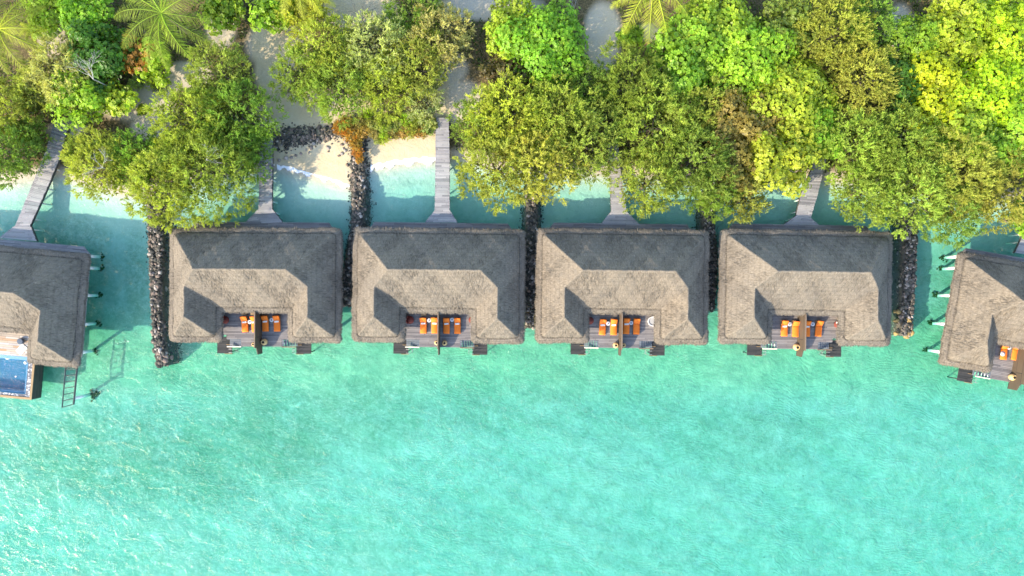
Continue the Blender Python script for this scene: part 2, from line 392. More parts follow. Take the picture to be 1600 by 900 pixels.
def foam_strip(pts,w):
    b=MB(); rr=random.Random(3)
    n=90; out=[]
    for i in range(n+1):
        t=i/n*(len(pts)-1); k=min(int(t),len(pts)-2); f=t-k
        px=pts[k][0]*(1-f)+pts[k+1][0]*f; py=pts[k][1]*(1-f)+pts[k+1][1]*f
        jo=math.sin(i*.55)*1.3+math.sin(i*.23+1)*1.2+rr.uniform(-.7,.7); ww=w*(.8+.35*math.sin(i*.31+2)+rr.uniform(-.12,.12))
        out.append((px,py+jo,ww,i/n*10))
    rows=4
    for i,(px,py,ww,u) in enumerate(out):
        for r in range(rows+1):
            f=r/rows; q=P(px,py+(f-.5)*ww,0); b.v.append((q.x,q.y,.012+.05*math.sin(f*math.pi)))
    for i in range(n):
        for r in range(rows):
            a=i*(rows+1)+r; b.face((a,a+1,a+rows+2,a+rows+1),[(out[i][3],r/rows),(out[i][3],(r+1)/rows),(out[i+1][3],(r+1)/rows),(out[i+1][3],r/rows)])
    return b.mesh('foam',FOAM,True)
tag(obj('foam',foam_strip([(433,259),(460,264),(490,272),(515,280),(546,291)],13)),'white wave foam along the sloping waterline on the left of the two beach coves','foam',kind='stuff')
tag(obj('foam',foam_strip([(579,261),(600,257),(640,251),(681,249)],17)),'white wave foam along the waterline between rock groyne and straight boardwalk','foam',kind='stuff')

# ------------------------------------------------------------------ villa roof
HW=10.3; MD=10.1; WW=6.3; WD=13.65; EZ=3.38
def smin(a,b,k):
    h=np.clip(.5+.5*(b-a)/k,0,1); return b*(1-h)+a*h-k*h*(1-h)
def roof_d(x,y):
    a=roof_k(x,y,.62); b=roof_k(x,y,.16); t=np.clip((b-.55)/.7,0,1); t=t*t*(3-2*t)
    return a*(1-t)+b*t
def roof_k(x,y,k):
    def rect(x0,x1,y0,y1):
        return smin(smin(x-x0,x1-x,k),smin(y-y0,y1-y,k),k)
    m=rect(-HW,HW,-MD,0); w=rect(-HW,-HW+WW,-WD,0); e=rect(HW-WW,HW,-WD,0)
    d=np.maximum(m,np.maximum(w,e))
    return d
def roof_z(d,x,y):
    BAND=.62
    zb=EZ+.55*np.minimum(d,BAND)
    zi=EZ+.55*BAND+.06+np.maximum(d-BAND,0)*1.03
    z=np.where(d<BAND,zb,zi)
    z-=.13*np.exp(-((d-BAND)/.07)**2)
    return z
def make_roof(seed=0):
    st=.085; gx=np.arange(-HW-.2,HW+.2,st); gy=np.arange(-WD-.2,.2,st)
    x,y=np.meshgrid(gx,gy)
    wob=.07*np.sin(x*1.3+seed*1.7)*np.sin(y*1.1+seed)+.05*np.sin(x*2.1+1+seed)*np.sin(y*1.9)+.04*np.sin(x*5.3)*np.sin(y*4.7+2+seed)
    d=roof_d(x,y)+wob*.8
    e=1e-3; dx=(roof_d(x+e,y)-roof_d(x-e,y))/(2*e); dy=(roof_d(x,y+e)-roof_d(x,y-e))/(2*e)
    gl=np.maximum(np.hypot(dx,dy),.3)
    out=(d<0)&(d>-st*1.6)
    sx=np.where(out,-d*dx/gl**2,0); sy=np.where(out,-d*dy/gl**2,0)
    X2=x+np.clip(sx,-.15,.15); Y2=y+np.clip(sy,-.15,.15); keep=d>-st*1.6
    z=roof_z(np.maximum(d,0),x,y)
    r=np.random.default_rng(5+seed).normal(0,1,z.shape)
    sag=.055*np.sin(x*.9+.6*np.sin(y*.8)+seed*2.1)*np.sin(y*.7+1+seed*1.3)+.03*np.sin(x*2.3+seed)*np.sin(y*1.9+seed*3)
    z+=sag+r*.014+np.clip(roof_k(x,y,.02)-roof_k(x,y,.55),0,.2)*.75*np.clip((d-.7)/.5,0,1)
    ny_,nx_=x.shape; idx=np.arange(nx_*ny_).reshape(ny_,nx_)
    F=np.stack([idx[:-1,:-1],idx[:-1,1:],idx[1:,1:],idx[1:,:-1]],-1).reshape(-1,4)
    kf=keep.ravel()[F].all(1)&(d.ravel()[F].max(1)>0); F=F[kf]
    cx=x.ravel()[F].mean(1); cy=y.ravel()[F].mean(1)
    gxs=(roof_d(cx+e,cy)-roof_d(cx-e,cy)); gys=(roof_d(cx,cy+e)-roof_d(cx,cy-e))
    ns=np.abs(gys)>np.abs(gxs)   # slope faces north/south
    vx=x.ravel()[F]; vy=y.ravel()[F]
    U=np.where(ns[:,None],vx,vy+40); W=np.where(ns[:,None],vy,vx)
    band=(roof_d(cx,cy)<.62); U=U+band[:,None]*13.7
    V=np.stack([X2,Y2,z],-1).reshape(-1,3)
    used=np.unique(F); rm=-np.ones(len(V),int); rm[used]=np.arange(len(used)); F=rm[F]; V=V[used]
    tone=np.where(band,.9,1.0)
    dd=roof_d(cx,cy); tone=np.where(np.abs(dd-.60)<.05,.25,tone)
    # skirt under the edge
    ed={}
    for f in F:
        for i in range(4):
            a,bb=f[i],f[(i+1)%4]; ed[(a,bb)]=1
    bd=[(a,bb) for (a,bb) in ed if (bb,a) not in ed]
    Vl=V.tolist(); Fl=F.tolist(); Ul=U.ravel().tolist(); Wl=W.ravel().tolist(); uvl=list(zip(Ul,Wl)); tl=tone.tolist()
    low={}
    for a,bb in bd:
        for q in (a,bb):
            if q not in low:
                low[q]=len(Vl); Vl.append([Vl[q][0],Vl[q][1],Vl[q][2]-.34])
        Fl.append([bb,a,low[a],low[bb]]); s0=Vl[a][0]+Vl[a][1]; s1=Vl[bb][0]+Vl[bb][1]
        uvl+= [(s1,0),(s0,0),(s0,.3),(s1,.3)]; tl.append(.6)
    # soffit: flat closing sheet well inside
    # straw fringe blades along the edge
    rr=random.Random(11+seed)
    for a,bb in bd:
        ax,ay,az=Vl[a]; bx,by,bz=Vl[bb]; L=math.hypot(bx-ax,by-ay)
        if L<1e-4: continue
        ox,oy=(by-ay)/L,-(bx-ax)/L
        for _ in range(3):
            t=rr.random(); px=ax+(bx-ax)*t; py=ay+(by-ay)*t; w=rr.uniform(.03,.06); l=rr.uniform(.03,.2)
            tx,ty=(bx-ax)/L,(by-ay)/L; sk=rr.uniform(-.08,.08)
            n=len(Vl); pz=az-rr.uniform(-.02,.12)
            Vl+= [[px-tx*w-ox*.1,py-ty*w-oy*.1,pz+.03],[px+tx*w-ox*.1,py+ty*w-oy*.1,pz+.03],[px+tx*w*.4+ox*l+tx*sk,py+ty*w*.4+oy*l+ty*sk,pz-l*.9],[px-tx*w*.4+ox*l+tx*sk,py-ty*w*.4+oy*l+ty*sk,pz-l*.9]]
            Fl.append([n,n+1,n+2,n+3]); u=rr.random()*9; uvl+=[(u,0),(u+.1,0),(u+.1,.3),(u,.3)]; tl.append(rr.uniform(.6,1.0))
    # loose straw tufts over the slopes
    def hz(px,py):
        dd=float(roof_d(np.array(px),np.array(py))); return dd,float(roof_z(np.array(dd),0,0))
    for _ in range(8000):
        px=rr.uniform(-HW,HW); py=rr.uniform(-WD,0)
        dd,zz=hz(px,py)
        if dd<.08: continue
        d2,_z=hz(px+.05,py); d3,_z=hz(px,py+.05); gx_,gy_=(d2-dd),(d3-dd); g_=math.hypot(gx_,gy_) or 1; gx_/=g_; gy_/=g_
        l=rr.uniform(.15,.4); w=rr.uniform(.02,.045); a_=rr.gauss(0,.14); ca,sa=math.cos(a_),math.sin(a_); gx_,gy_=gx_*ca-gy_*sa,gx_*sa+gy_*ca
        ex,ey=px-gx_*l,py-gy_*l; de,ze=hz(ex,ey); 
        if de<0: ze=EZ-.05
        tx,ty=-gy_,gx_; n=len(Vl); lift=rr.uniform(.015,.05)
        Vl+=[[px-tx*w,py-ty*w,zz],[px+tx*w,py+ty*w,zz],[ex+tx*w*.6,ey+ty*w*.6,ze+lift],[ex-tx*w*.6,ey-ty*w*.6,ze+lift]]
        Fl.append([n,n+1,n+2,n+3]); u=rr.random()*30; v=rr.random()*9; uvl+=[(u,v),(u+.06,v),(u+.06,v+.2),(u,v+.2)]; tl.append(rr.choice([.35,.7,1,1.15,1.3]))
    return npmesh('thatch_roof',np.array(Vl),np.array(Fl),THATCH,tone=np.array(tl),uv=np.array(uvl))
roof_n=[0]
DZ=1.3
def uwall(inset,z0,z1,th=.18):
    """U shaped house body, built as closed prism ring walls"""
    i=inset
    pts=[(-HW+i,-i),(HW-i,-i),(HW-i,-WD+i),(HW-WW+i*.6,-WD+i),(HW-WW+i*.6,-MD+i*.8),(-HW+WW-i*.6,-MD+i*.8),(-HW+WW-i*.6,-WD+i),(-HW+i,-WD+i)]
    return pts
def villa_meshes():
    M={}
    b=MB(); b.prism(uwall(1.35,DZ,3.6),DZ-.05,3.55); M['wall']=b.mesh('wall',HOUSEW)
    b=MB()
    y=-MD+1.35*.8-.03
    for x0 in (-3.3,.4): b.box(x0,x0+2.7,y-.03,y,DZ+.02,DZ+2.1)
    M['glass_door']=b
    pts=[(-8.9,0),(-8.2,.92),(8.2,.92),(8.9,0),(9.1,-.4),(9.1,-12.7),(6.1,-13.0),(4.3,-13.0),(4.3,-13.5),(2.5,-13.5),(2.5,-14.4),(-2.5,-14.4),(-2.5,-13.5),(-4.3,-13.5),(-4.3,-13.0),(-6.1,-13.0),(-9.1,-12.7),(-9.1,-.4)]
    b=MB(); b.prism(pts,DZ-.16,DZ); M['deck']=b.mesh('deck',DECKP)
    b=MB(); b.box(-.06,.06,-14.4,-10.0,DZ,DZ+2.3,planks='x')
    # tapered end screen over the water
    n=len(b.v); b.v+=[(-.05,-14.4,DZ-.2),(.05,-14.4,DZ-.2),(.05,-15.25,DZ-.25),(-.05,-15.25,DZ-.25),(-.05,-14.4,DZ+1.75),(.05,-14.4,DZ+1.75),(.05,-15.25,DZ+1.25),(-.05,-15.25,DZ+1.25)]
    for q in ((0,3,2,1),(4,5,6,7),(0,1,5,4),(1,2,6,5),(2,3,7,6),(3,0,4,7)): b.face([n+k for k in q],[(0,0),(.8,0),(.8,.9),(0,.9)])
    M['privacy_wall']=b.mesh('privacy_wall',PARTW)
    b=MB(); b.box(-.065,.065,-14.4,-10.02,DZ+2.3,DZ+2.34); M['coping']=b.mesh('coping',WALLP)
    for s,nm in ((1,'r'),(-1,'l')):
        b=MB()
        for k in range(6):
            z=DZ-.02-k*.155; x0=2.52+k*.29; b.box(min(s*x0,s*(x0+.25)),max(s*x0,s*(x0+.25)),-14.36,-13.52,z-.05,z)
        b.box(min(s*2.5,s*4.3),max(s*2.5,s*4.3),-13.56,-13.50,DZ-1.0,DZ-.17)
        M['stair_'+nm]=b.mesh('stair',mat_stair)
        b=MB(); b.box(min(s*2.5,s*4.25),max(s*2.5,s*4.25),-14.5,-14.37,DZ-.2,DZ+.03); M['stringer_'+nm]=b.mesh('stair_side_board',CREAM if s<0 else WALLP)
        b=MB(); b.box(min(s*4.0,s*5.85),max(s*4.0,s*5.85),-15.35,-13.3,.25,.36); M['landing_'+nm]=b.mesh('landing',DARKP)
        b=MB()
        for yy in (-15.2,-14.75): b.tube([(s*4.15,yy,.36),(s*4.15,yy,1.0),(s*3.75,yy,1.05),(s*3.55,yy,.6),(s*3.5,yy,-.7)],.03,6)
        for zz in (-.4,-.05,.3): b.tube([(s*3.52,-15.2,zz),(s*3.52,-14.75,zz)],.022,6)
        M['ladder_'+nm]=b.mesh('swim_ladder',STEEL)
        b=MB(); b.box(min(s*3.95,s*4.9),max(s*3.95,s*4.9),-15.42,-15.36,.2,.42); M['edge_'+nm]=b.mesh('landing_trim',FRAMEW); b=MB(); b.box(min(s*3.95,s*4.7),max(s*3.95,s*4.7),-14.28,-14.22,.37,.45); M['edge2_'+nm]=b.mesh('landing_trim',FRAMEW)
    b=MB(); b.tube([(0,0,-3.2),(0,0,DZ-.15)],.2,12); M['stilt']=b.mesh('stilt',CONC,True)
    b=MB(); b.tube([(0,0,-3),(0,0,.26)],.07,6); M['lpost']=b.mesh('landing_post',DARKW)
    return M
mat_stair=mat_planks('stair_boards',[(.10,.12,.14),(.16,.18,.20),(.22,.23,.24)],pw=.3)
VM=villa_meshes()
STILTS=[(sx*8.7,y) for sx in (-1,1) for y in (-.2,-1.65,-5.1,-8.7,-12.2)]
def build_villa(oxy,rot,label,pool=False):
    px,py=oxy; r=bpy.data.objects.new('thatched_villa',None); COL.objects.link(r)
    r.location=((px-800)/S,(450-py)/S,0); r.rotation_euler=(0,0,math.radians(rot))
    tag(r,label,'villa','thatched villas on stilts over the lagoon')
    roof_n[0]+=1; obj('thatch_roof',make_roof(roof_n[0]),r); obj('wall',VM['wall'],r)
    b=MB(); y=-MD+1.35*.8-.03
    for x0 in (-3.3,.4):
        b=MB(); b.box(x0,x0+2.7,y-.03,y,DZ+.02,DZ+2.05); obj('glass_door',b.mesh('glass_door',GLASS),r)
    for q in STILTS+[(0,-4),(0,-13.6),(-2.3,-14),(2.3,-14)]:
        obj('stilt',VM['stilt'],r,(q[0],q[1],0))
    if not pool:
        obj('deck',VM['deck'],r); pw=obj('privacy_wall',VM['privacy_wall'],r); obj('coping',VM['coping'],pw)
        for nm in 'lr':
            st=obj('stair',VM['stair_'+nm],r); obj('side_board',VM['stringer_'+nm],st)
            ld=obj('landing',VM['landing_'+nm],r); obj('trim',VM['edge_'+nm],ld); obj('trim',VM['edge2_'+nm],ld); obj('swim_ladder',VM['ladder_'+nm],r)
            s=1 if nm=='r' else -1
            for qx in (4.2,5.65):
                for qy in (-13.5,-15.15): obj('landing_post',VM['lpost'],ld,(s*qx,qy,0))
    return r
V0=build_villa((36.8,388.3),-5.2,'thatched villa with a blue plunge pool, cut by the left edge of the picture',True)
V1=build_villa((415.5,360.2),-.35,'thatched villa whose upper left roof corner lies under a big bushy tree')
V2=build_villa((690.8,361.2),-.7,'thatched villa at the foot of the straight boardwalk beside the sunny beach')
V3=build_villa((966.8,362.3),-.75,'thatched villa with a round white tub on its deck, third complete one from left')
V4=build_villa((1242.2,364.0),-.95,'thatched villa left of the rock groyne ending in yellow sunlit boulders')
V5=build_villa((1598,417.7),-10,'strongly tilted thatched villa cut by the right edge of the picture')
VN={1:'villa with overhanging tree',2:'villa beside the beach',3:'villa with round tub',4:'villa left of yellow boulders',5:'the tilted villa'}
VS={1:V1,2:V2,3:V3,4:V4,5:V5}

# ---- plunge pool deck of the left villa
b=MB(); b.prism([(-8.9,0),(-8.2,.92),(8.4,.92),(9.3,0),(9.4,-12.6),(3.7,-12.9),(3.7,-13.2),(-4,-13.2),(-4,-12.6),(-9.1,-12.6)],DZ+.04,DZ+.2)
obj('deck',b.mesh('deck',GREYP),V0)
b=MB(); b.prism([(-4.1,-9.0),(4.1,-9.0),(4.1,-13.16),(-4.1,-13.16)],DZ+.204,DZ+.26); obj('patchwork_deck',b.mesh('patchwork_deck',WARMP),V0)
T=1.5
pool=obj('plunge_pool',None,V0)
b=MB(); x0,x1,y0,y1=-4.6,3.72,-18.4,-13.22
b.box(x0,x1,y0,y0+.28,-.25,T); b.box(x1-.28,x1,y0+.28,y1,-.25,T); b.box(x0,x0+.28,y0+.28,y1,-.25,T)
b.box(x0+.28,x1-.28,y0+.28,y1,-.25,.1)
b2=MB(); 
bm=b.mesh('basin',mat_planks('basin_wood',[(.05,.055,.045),(.075,.075,.06)],pw=.25)); obj('basin',bm,pool)
b=MB(); b.box(x0-.02,x1+.02,y0-.02,y0+.26,T+.003,T+.05); b.box(x1-.24,x1+.02,y0+.26,y1,T+.003,T+.05); obj('rim',b.mesh('rim',FRAMEW),pool)
b=MB(); b.box(x0+.3,x1-.85,y0+.68,y1-.02,.12,.16)
for (a,bb,c,d) in ((x0+.3,x1-.85,y0+.62,y0+.68),(x1-.91,x1-.85,y0+.68,y1-.02)): b.box(a,bb,c,d,.16,T-.05)
obj('tiled_floor',b.mesh('tiled_floor',POOLT),pool)
b=MB(); b.box(x0+.3,x1-1.1,y1-.45,y1-.03,.17,T-.22); b.box(x1-1.12,x1-.92,y0+.7,y1-.46,.17,T-.25); b.box(x0+.3,x1-1.14,y0+.7,y0+.86,.17,T-.25)
obj('ledge',b.mesh('ledge',POOLE),pool)
b=MB(); b.box(x0+.28,x1-.28,y0+.3,y0+.60,T-.4,T-.03); b.box(x1-.83,x1-.3,y0+.62,y1,T-.4,T-.03); obj('pebble_channel',b.mesh('pebble_channel',PEB),pool)
b=MB(); b.quad((x0+.3,y0+.68,T-.12),(x1-.92,y0+.68,T-.12),(x1-.92,y1-.02,T-.12),(x0+.3,y1-.02,T-.12)); obj('water',b.mesh('pool_water',POOLW),pool)
for k,q in enumerate(((.6,-16.0),(2.2,-16.1))):
    b=MB(); b.lathe([(.0,.165),(.10,.17),(.09,.22),(.0,.23)],12,at=(q[0],q[1],0)); obj('pool_lamp',b.mesh('pool_lamp',WHITE),pool)
def loc_in(v,x,y,z): 
    a=v.rotation_euler.z; return Vector((v.location.x+x*math.cos(a)-y*math.sin(a),v.location.y+x*math.sin(a)+y*math.cos(a),z))
# ottoman + towel on pool deck
t=bpy.data.objects.new('ottoman',None); COL.objects.link(t); t.location=P(34,533,1.56); tag(t,'round dark grey ottoman on the patchwork deck by the plunge pool','ottoman')
b=MB(); b.lathe([(.28,0),(.36,.05),(.38,.3),(.33,.38),(.0,.40)],20); obj('cushion',b.mesh('cushion',simple('slate_fabric',(.10,.12,.15),.9)),t)
b=MB(); b.lathe([(.2,-.001),(.3,.0),(.3,.03),(.2,.04)],16); obj('base',b.mesh('base',DARKW),t)
b=MB(); b.box(-.42,.42,-.6,.6,0,.06); b.box(-.2,.36,-.35,.2,.063,.10); b.box(-.03,.03,-.58,.58,.065,.09,mi=1)
tag(obj('beach_towel',b.mesh('beach_towel',[TOWEL,DARKW]),None,P(34,546,1.57),-.75),'white beach towel with a dark stripe lying on the patchwork pool deck','towel')

# timber ladder frame by the left villa
t=bpy.data.objects.new('timber_frame',None); COL.objects.link(t); t.location=P(108,605,0)
tag(t,'dark open timber frame with six crossbars sticking out over water below the pool villa','timber frame')
zt=1.3; A0=P(103,570,zt)-t.location; A1=P(97,637,zt)-t.location; B0=P(121,570,zt)-t.location; B1=P(115,632,zt)-t.location
for a,c in ((A0,A1),(B0,B1)):
    b=MB(); b.tube([a,c],.13 if a is B0 else .09,4); obj('rail',b.mesh('rail',DARKW),t)
for k in range(7):
    f=(k+.7)/6.75
    if f>1: f=1
    b=MB(); b.tube([A0.lerp(A1,f),B0.lerp(B1,f)],.055,4); obj('crossbar',b.mesh('crossbar',DARKW),t)
b=MB(); q=B1*.85+B0*.15; b.tube([(q.x,q.y,-3),(q.x,q.y,zt-.1)],.19,12); obj('post',b.mesh('post',CONC,True),t)

# ------------------------------------------------------------------ boardwalks
def boardwalk(quads,label,dark_side=True,z=DZ):
    t=bpy.data.objects.new('boardwalk',None); COL.objects.link(t)
    tag(t,label,'boardwalk','plank boardwalks from shore to villas')
    L=[P(*q[0],z) for q in quads]; R=[P(*q[1],z) for q in quads]
    o=(L[0]+R[0])/2; t.location=(o.x,o.y,0)
    d=((L[1]+R[1])/2-(L[0]+R[0])/2); d.z=0; d.normalize(); s=Vector((-d.y,d.x,0))
    b=MB(); of=Vector((o.x,o.y,0))
    rr=random.Random(int(abs(o.x)*10))
    # real boards
    m=len(quads)
    for k in range(m-1):
        a0,a1,b0,b1=L[k]-of,L[k+1]-of,R[k]-of,R[k+1]-of
        ln=((a1+b1)/2-(a0+b0)/2).length; n=max(1,int(ln/.2))
        for i in range(n):
            f0=i/n; f1=(i+.90)/n; jl=rr.uniform(-.035,.035); jr=rr.uniform(-.035,.035); dz=rr.uniform(-.006,.006)
            p=[a0.lerp(a1,f0),b0.lerp(b1,f0),b0.lerp(b1,f1),a0.lerp(a1,f1)]
            dirx=(p[1]-p[0]).normalized(); p[0]=p[0]+dirx*jl; p[3]=p[3]+dirx*jl; p[1]=p[1]+dirx*jr; p[2]=p[2]+dirx*jr
            nn=len(b.v)
            for zz in (z-.05+dz,z+dz): b.v+=[(q.x,q.y,zz) for q in p]
            vv=rr.randint(0,4000)*.14+.03; W=(p[1]-p[0]).length
            uv=[(0,vv),(W,vv),(W,vv+.1),(0,vv+.1)]
            up=((p[1]-p[0]).cross(p[3]-p[0])).z>0
            for qd in ((4,5,6,7),(0,3,2,1),(0,1,5,4),(1,2,6,5),(2,3,7,6),(3,0,4,7)):
                ff=[nn+e for e in qd]; uu=uv if qd==(4,5,6,7) else [(0,vv),(.1,vv),(.1,vv+.05),(0,vv+.05)]
                if not up: ff=ff[::-1]; uu=uu[::-1]
                b.face(ff,uu)
    obj('planks',b.mesh('planks',GREYP),t)
    for side in (L,R):
        b=MB()
        for k in range(m-1):
            a,c=side[k]-of,side[k+1]-of; inn=((L if side is R else R)[k]-side[k]).normalized()*.12
            for w in range(1):
                n=len(b.v)
                for zz in (z-.42,z-.06):
                    b.v+=[(a.x,a.y,zz),(c.x,c.y,zz),(c.x+inn.x,c.y+inn.y,zz),(a.x+inn.x,a.y+inn.y,zz)]
                for qd in ((4,5,6,7),(0,3,2,1),(0,1,5,4),(1,2,6,5),(2,3,7,6),(3,0,4,7)): b.face([n+e for e in qd])
        obj('side_beam',b.mesh('side_beam',DARKW),t)
    for k in range(m-1):
        for f in (.25,.8):
            if k==m-2 and f>.5: continue
            for side in (L,R):
                q=side[k].lerp(side[k+1],f)-of; inn=((L if side is R else R)[k]-side[k]).normalized()*.25
                b=MB(); b.tube([(q.x+inn.x,q.y+inn.y,-2.6),(q.x+inn.x,q.y+inn.y,z-.1)],.1,8); obj('pile',b.mesh('pile',CONC),t)
    return t
boardwalk([((86,188),(107,196)),((68,245),(92,250)),((45,300),(68,306)),((24,352),(47,352)),((-3,372),(57,377))],'slanting plank boardwalk running from the sand down to the pool villa at left edge')
boardwalk([((406,215),(426,215)),((405,265),(425.5,265)),((404,326),(425,326)),((380,351),(441,347))],'plank boardwalk half hidden by the tree left of the beach cove')
boardwalk([((680.5,184),(701,184)),((680.5,240),(702.5,240)),((679.5,328),(702.5,328)),((664,347.5),(715,348))],'straight plank boardwalk in the open on the right side of the sunny beach')
boardwalk([((950,225),(966,225)),((952,258),(968,256)),((955,330),(979,330)),((938,351),(1000,351.5))],'plank boardwalk leading up from the villa with the round tub into dense trees')
boardwalk([((1278,230),(1296,232)),((1268,265),(1287,265)),((1252,302),(1278,304)),((1244,337),(1267,340)),((1222,352.5),(1281,353))],'narrow leaning plank boardwalk behind the villa left of the yellow boulders')
boardwalk([((1604,300),(1628,304)),((1598,340),(1622,344)),((1597,372),(1620,376)),((1586,395),(1650,406))],'plank boardwalk just entering at the right edge above the tilted villa')

# ------------------------------------------------------------------ deck furniture
def sun_lounger():
    r=bpy.data.objects.new('sun_lounger',None); COL.objects.link(r)
    b=MB(); b.box(-.38,.38,-1.0,1.0,.22,.27); b.box(-.40,-.35,-1.0,1.0,.2,.30); b.box(.35,.40,-1.0,1.0,.2,.30); obj('frame',b.mesh('frame',ORANGE2),r)
    lg=MB(); lg.box(-.03,.03,-.03,.03,0,.22); lm=lg.mesh('leg',ORANGE2)
    for sx in (-1,1):
        for sy in (-1,1): obj('leg',lm,r,(sx*.35,sy*.88,0))
    def pad(L,name):
        b=MB(); n=8; w=.39; e=.05; prof=[]
        pts=[(-w,.0),(-w-.01,.06),(-w+.03,.11),(0,.125),(w-.03,.11),(w+.01,.06),(w,.0)]
        for i in range(n+1):
            y=L*i/n; sh=1 if 0<i<n else .95
            for (x,z) in pts: b.v.append((x*sh,y,z*(1 if 0<i<n else .8)+ (.008*math.sin(i*2.2+x*5))))
        m=len(pts)
        for i in range(n):
            for k in range(m-1): b.face((i*(m)+k,i*m+k+1,(i+1)*m+k+1,(i+1)*m+k)[::-1])
            b.face((i*m,(i+1)*m,(i+1)*m+m-1,i*m+m-1)[::-1])
        b.face([k for k in range(m)]); b.face([n*m+k for k in range(m)][::-1])
        return b.mesh(name,ORANGE,True)
    obj('mattress',pad(1.36,'mattress'),r,(0,-1.0,.275))
    br=obj('backrest',pad(.75,'backrest'),r,(0,.37,.29)); br.rotation_euler=(math.radians(38),0,0)
    return r
def side_table():
    r=bpy.data.objects.new('side_table',None); COL.objects.link(r)
    b=MB(); b.lathe([(.23,.42),(.25,.43),(.25,.46),(.21,.47),(.0,.475)],20); obj('table_top',b.mesh('table_top',simple('pale_table_top',(.55,.55,.54),.5,.06,5)),r)
    b=MB(); b.lathe([(.17,0),(.05,.03),(.04,.42)],12); obj('stem',b.mesh('stem',GREYM),r)
    b=MB(); b.lathe([(.05,.476),(.07,.50),(.06,.56),(.0,.56)],12); obj('ashtray',b.mesh('ashtray',BLACK),r)
    return r
def urn():
    r=bpy.data.objects.new('clay_urn',None); COL.objects.link(r)
    b=MB(); b.lathe([(.16,0),(.24,.06),(.33,.25),(.35,.42),(.30,.56),(.20,.63),(.19,.67),(.23,.70),(.23,.715),(.14,.71),(.13,.60)],24); obj('body',b.mesh('body',URN,True),r)
    b=MB(); b.lathe([(.13,.60),(.132,.702)],18); obj('mouth_shade',b.mesh('mouth_shade',BLACK),r)  # solid black plug painted as the shade inside the urn mouth
    return r
def armchair():
    r=bpy.data.objects.new('armchair',None); COL.objects.link(r)
    b=MB()
    # round shell back wrapping a seat
    b.lathe([(.38,.1),(.46,.28),(.44,.36),(0,.38)],24); obj('seat',b.mesh('seat',REDF,True),r)
    b=MB(); n=20
    for i in range(n+1):
        a=math.radians(20+140*i/n+0)
        h=.36+.5*math.sin((i/n)*math.pi)**.6
        for (rr_,z) in ((.44,.2),(.52,.2),(.54,h),(.47,h)): b.v.append((rr_*math.cos(a),rr_*math.sin(a),z))
    for i in range(n):
        for k in range(4): b.face((i*4+k,(i+1)*4+k,(i+1)*4+(k+1)%4,i*4+(k+1)%4))
    b.face((0,1,2,3)); b.face((n*4,n*4+3,n*4+2,n*4+1)); obj('backrest',b.mesh('backrest',REDF),r)
    for q in ((.3,.3),(-.3,.3),(.3,-.3),(-.3,-.3)):
        b=MB(); b.tube([(q[0],q[1],0),(q[0]*.9,q[1]*.9,.13)],.03,6); obj('leg',b.mesh('leg',DARKW),r)
    return r
def round_tub():
    r=bpy.data.objects.new('round_tub',None); COL.objects.link(r)
    b=MB(); b.lathe([(.50,0),(.58,.1),(.60,.45),(.60,.5),(.52,.5),(.51,.46),(.48,.2),(.0,.2)],28); obj('shell',b.mesh('shell',WHITE,True),r)
    b=MB(); b.lathe([(.0,.36),(.50,.365),(.50,.40),(.0,.41)],24); obj('cover',b.mesh('cover',simple('tub_cover',(.33,.32,.31),.8,.08,4)),r)
    return r
TW=MB(); TW.box(-.27,.27,-.1,.1,0,.05); TW.box(-.25,.24,-.085,.09,.051,.085); TWM=TW.mesh('folded_towel',TOWEL)
L0=sun_lounger(); T0=side_table(); U0=urn(); A0c=armchair(); first={'l':True,'t':True,'u':True,'a':True}
def use(kind,src):
    if first[kind]: first[kind]=False; return src
    return copy_tree(src)
def put(o,px,py,z,rz): 
    q=P(px,py,z); o.location=(q.x,q.y,z); o.rotation_euler=(0,0,math.radians(rz))
ordn=['far left','inner left','inner right','far right']
# lounger centres (apparent, at about z 1.6): villa -> list of (px, py, rot, towel)
LG={1:[(384,507,4,.1),(399.5,507,4,.1),(416,506,2,.1),(434,506,2,.1)],
    2:[(662,509,0,.1),(679.5,509,1,-.1),(698,509.5,0,.1),(715,509.5,0,.1)],
    3:[(941,511.5,-3,.1),(958.3,511.5,-1.5,.1),(978,510,-2,.1),(993.8,510.5,-1.5,None)],
    4:[(1224,513.5,-1,.1),(1241.5,514.5,-2,None),(1259,514,-1,.1),(1277.5,514,-5,None)],
    5:[(1566,550,-5,None),(1584,551,-10,None)]}
for v,ls in LG.items():
    for i,(px,py,rz,tw) in enumerate(ls):
        o=use('l',L0); put(o,px,py-1,DZ,rz)
        side=('left of' if i<2 else 'right of') if v<5 else 'left of'
        which=('outer' if i in (0,3) else 'inner') if v<5 else ('outer' if i==0 else 'inner')
        tag(o,f'orange sun lounger, {which} one {side} divider, {VN[v]}','sun lounger','orange sun loungers on the villa decks')
        if tw is not None:
            f=obj('folded_towel',TWM); a=math.radians(rz); q=P(px,py-1,DZ); f.location=(q.x-math.sin(a)*.22,q.y+math.cos(a)*.22,DZ+.405); f.rotation_euler=(0,0,a+tw*.6)
            tag(f,f'white towel on the {which} lounger {side} divider, {VN[v]}','towel','folded white towels on the loungers')
for v,px,py in [(1,391,503),(1,425,500),(2,670.8,500.5),(2,706.5,499.5),(3,950,505.5),(3,985.7,504.5),(4,1233,506.5),(4,1269,506.5),(5,1575.5,543)]:
    o=use('t',T0); put(o,px,py,DZ+.3,random.uniform(0,90)); o.location.z=DZ
    side='left of' if px<{1:405,2:688,3:969,4:1255,5:1590}[v] else 'right of'
    tag(o,f'small round table between loungers {side} divider, {VN[v]}','side table','round side tables between the loungers')
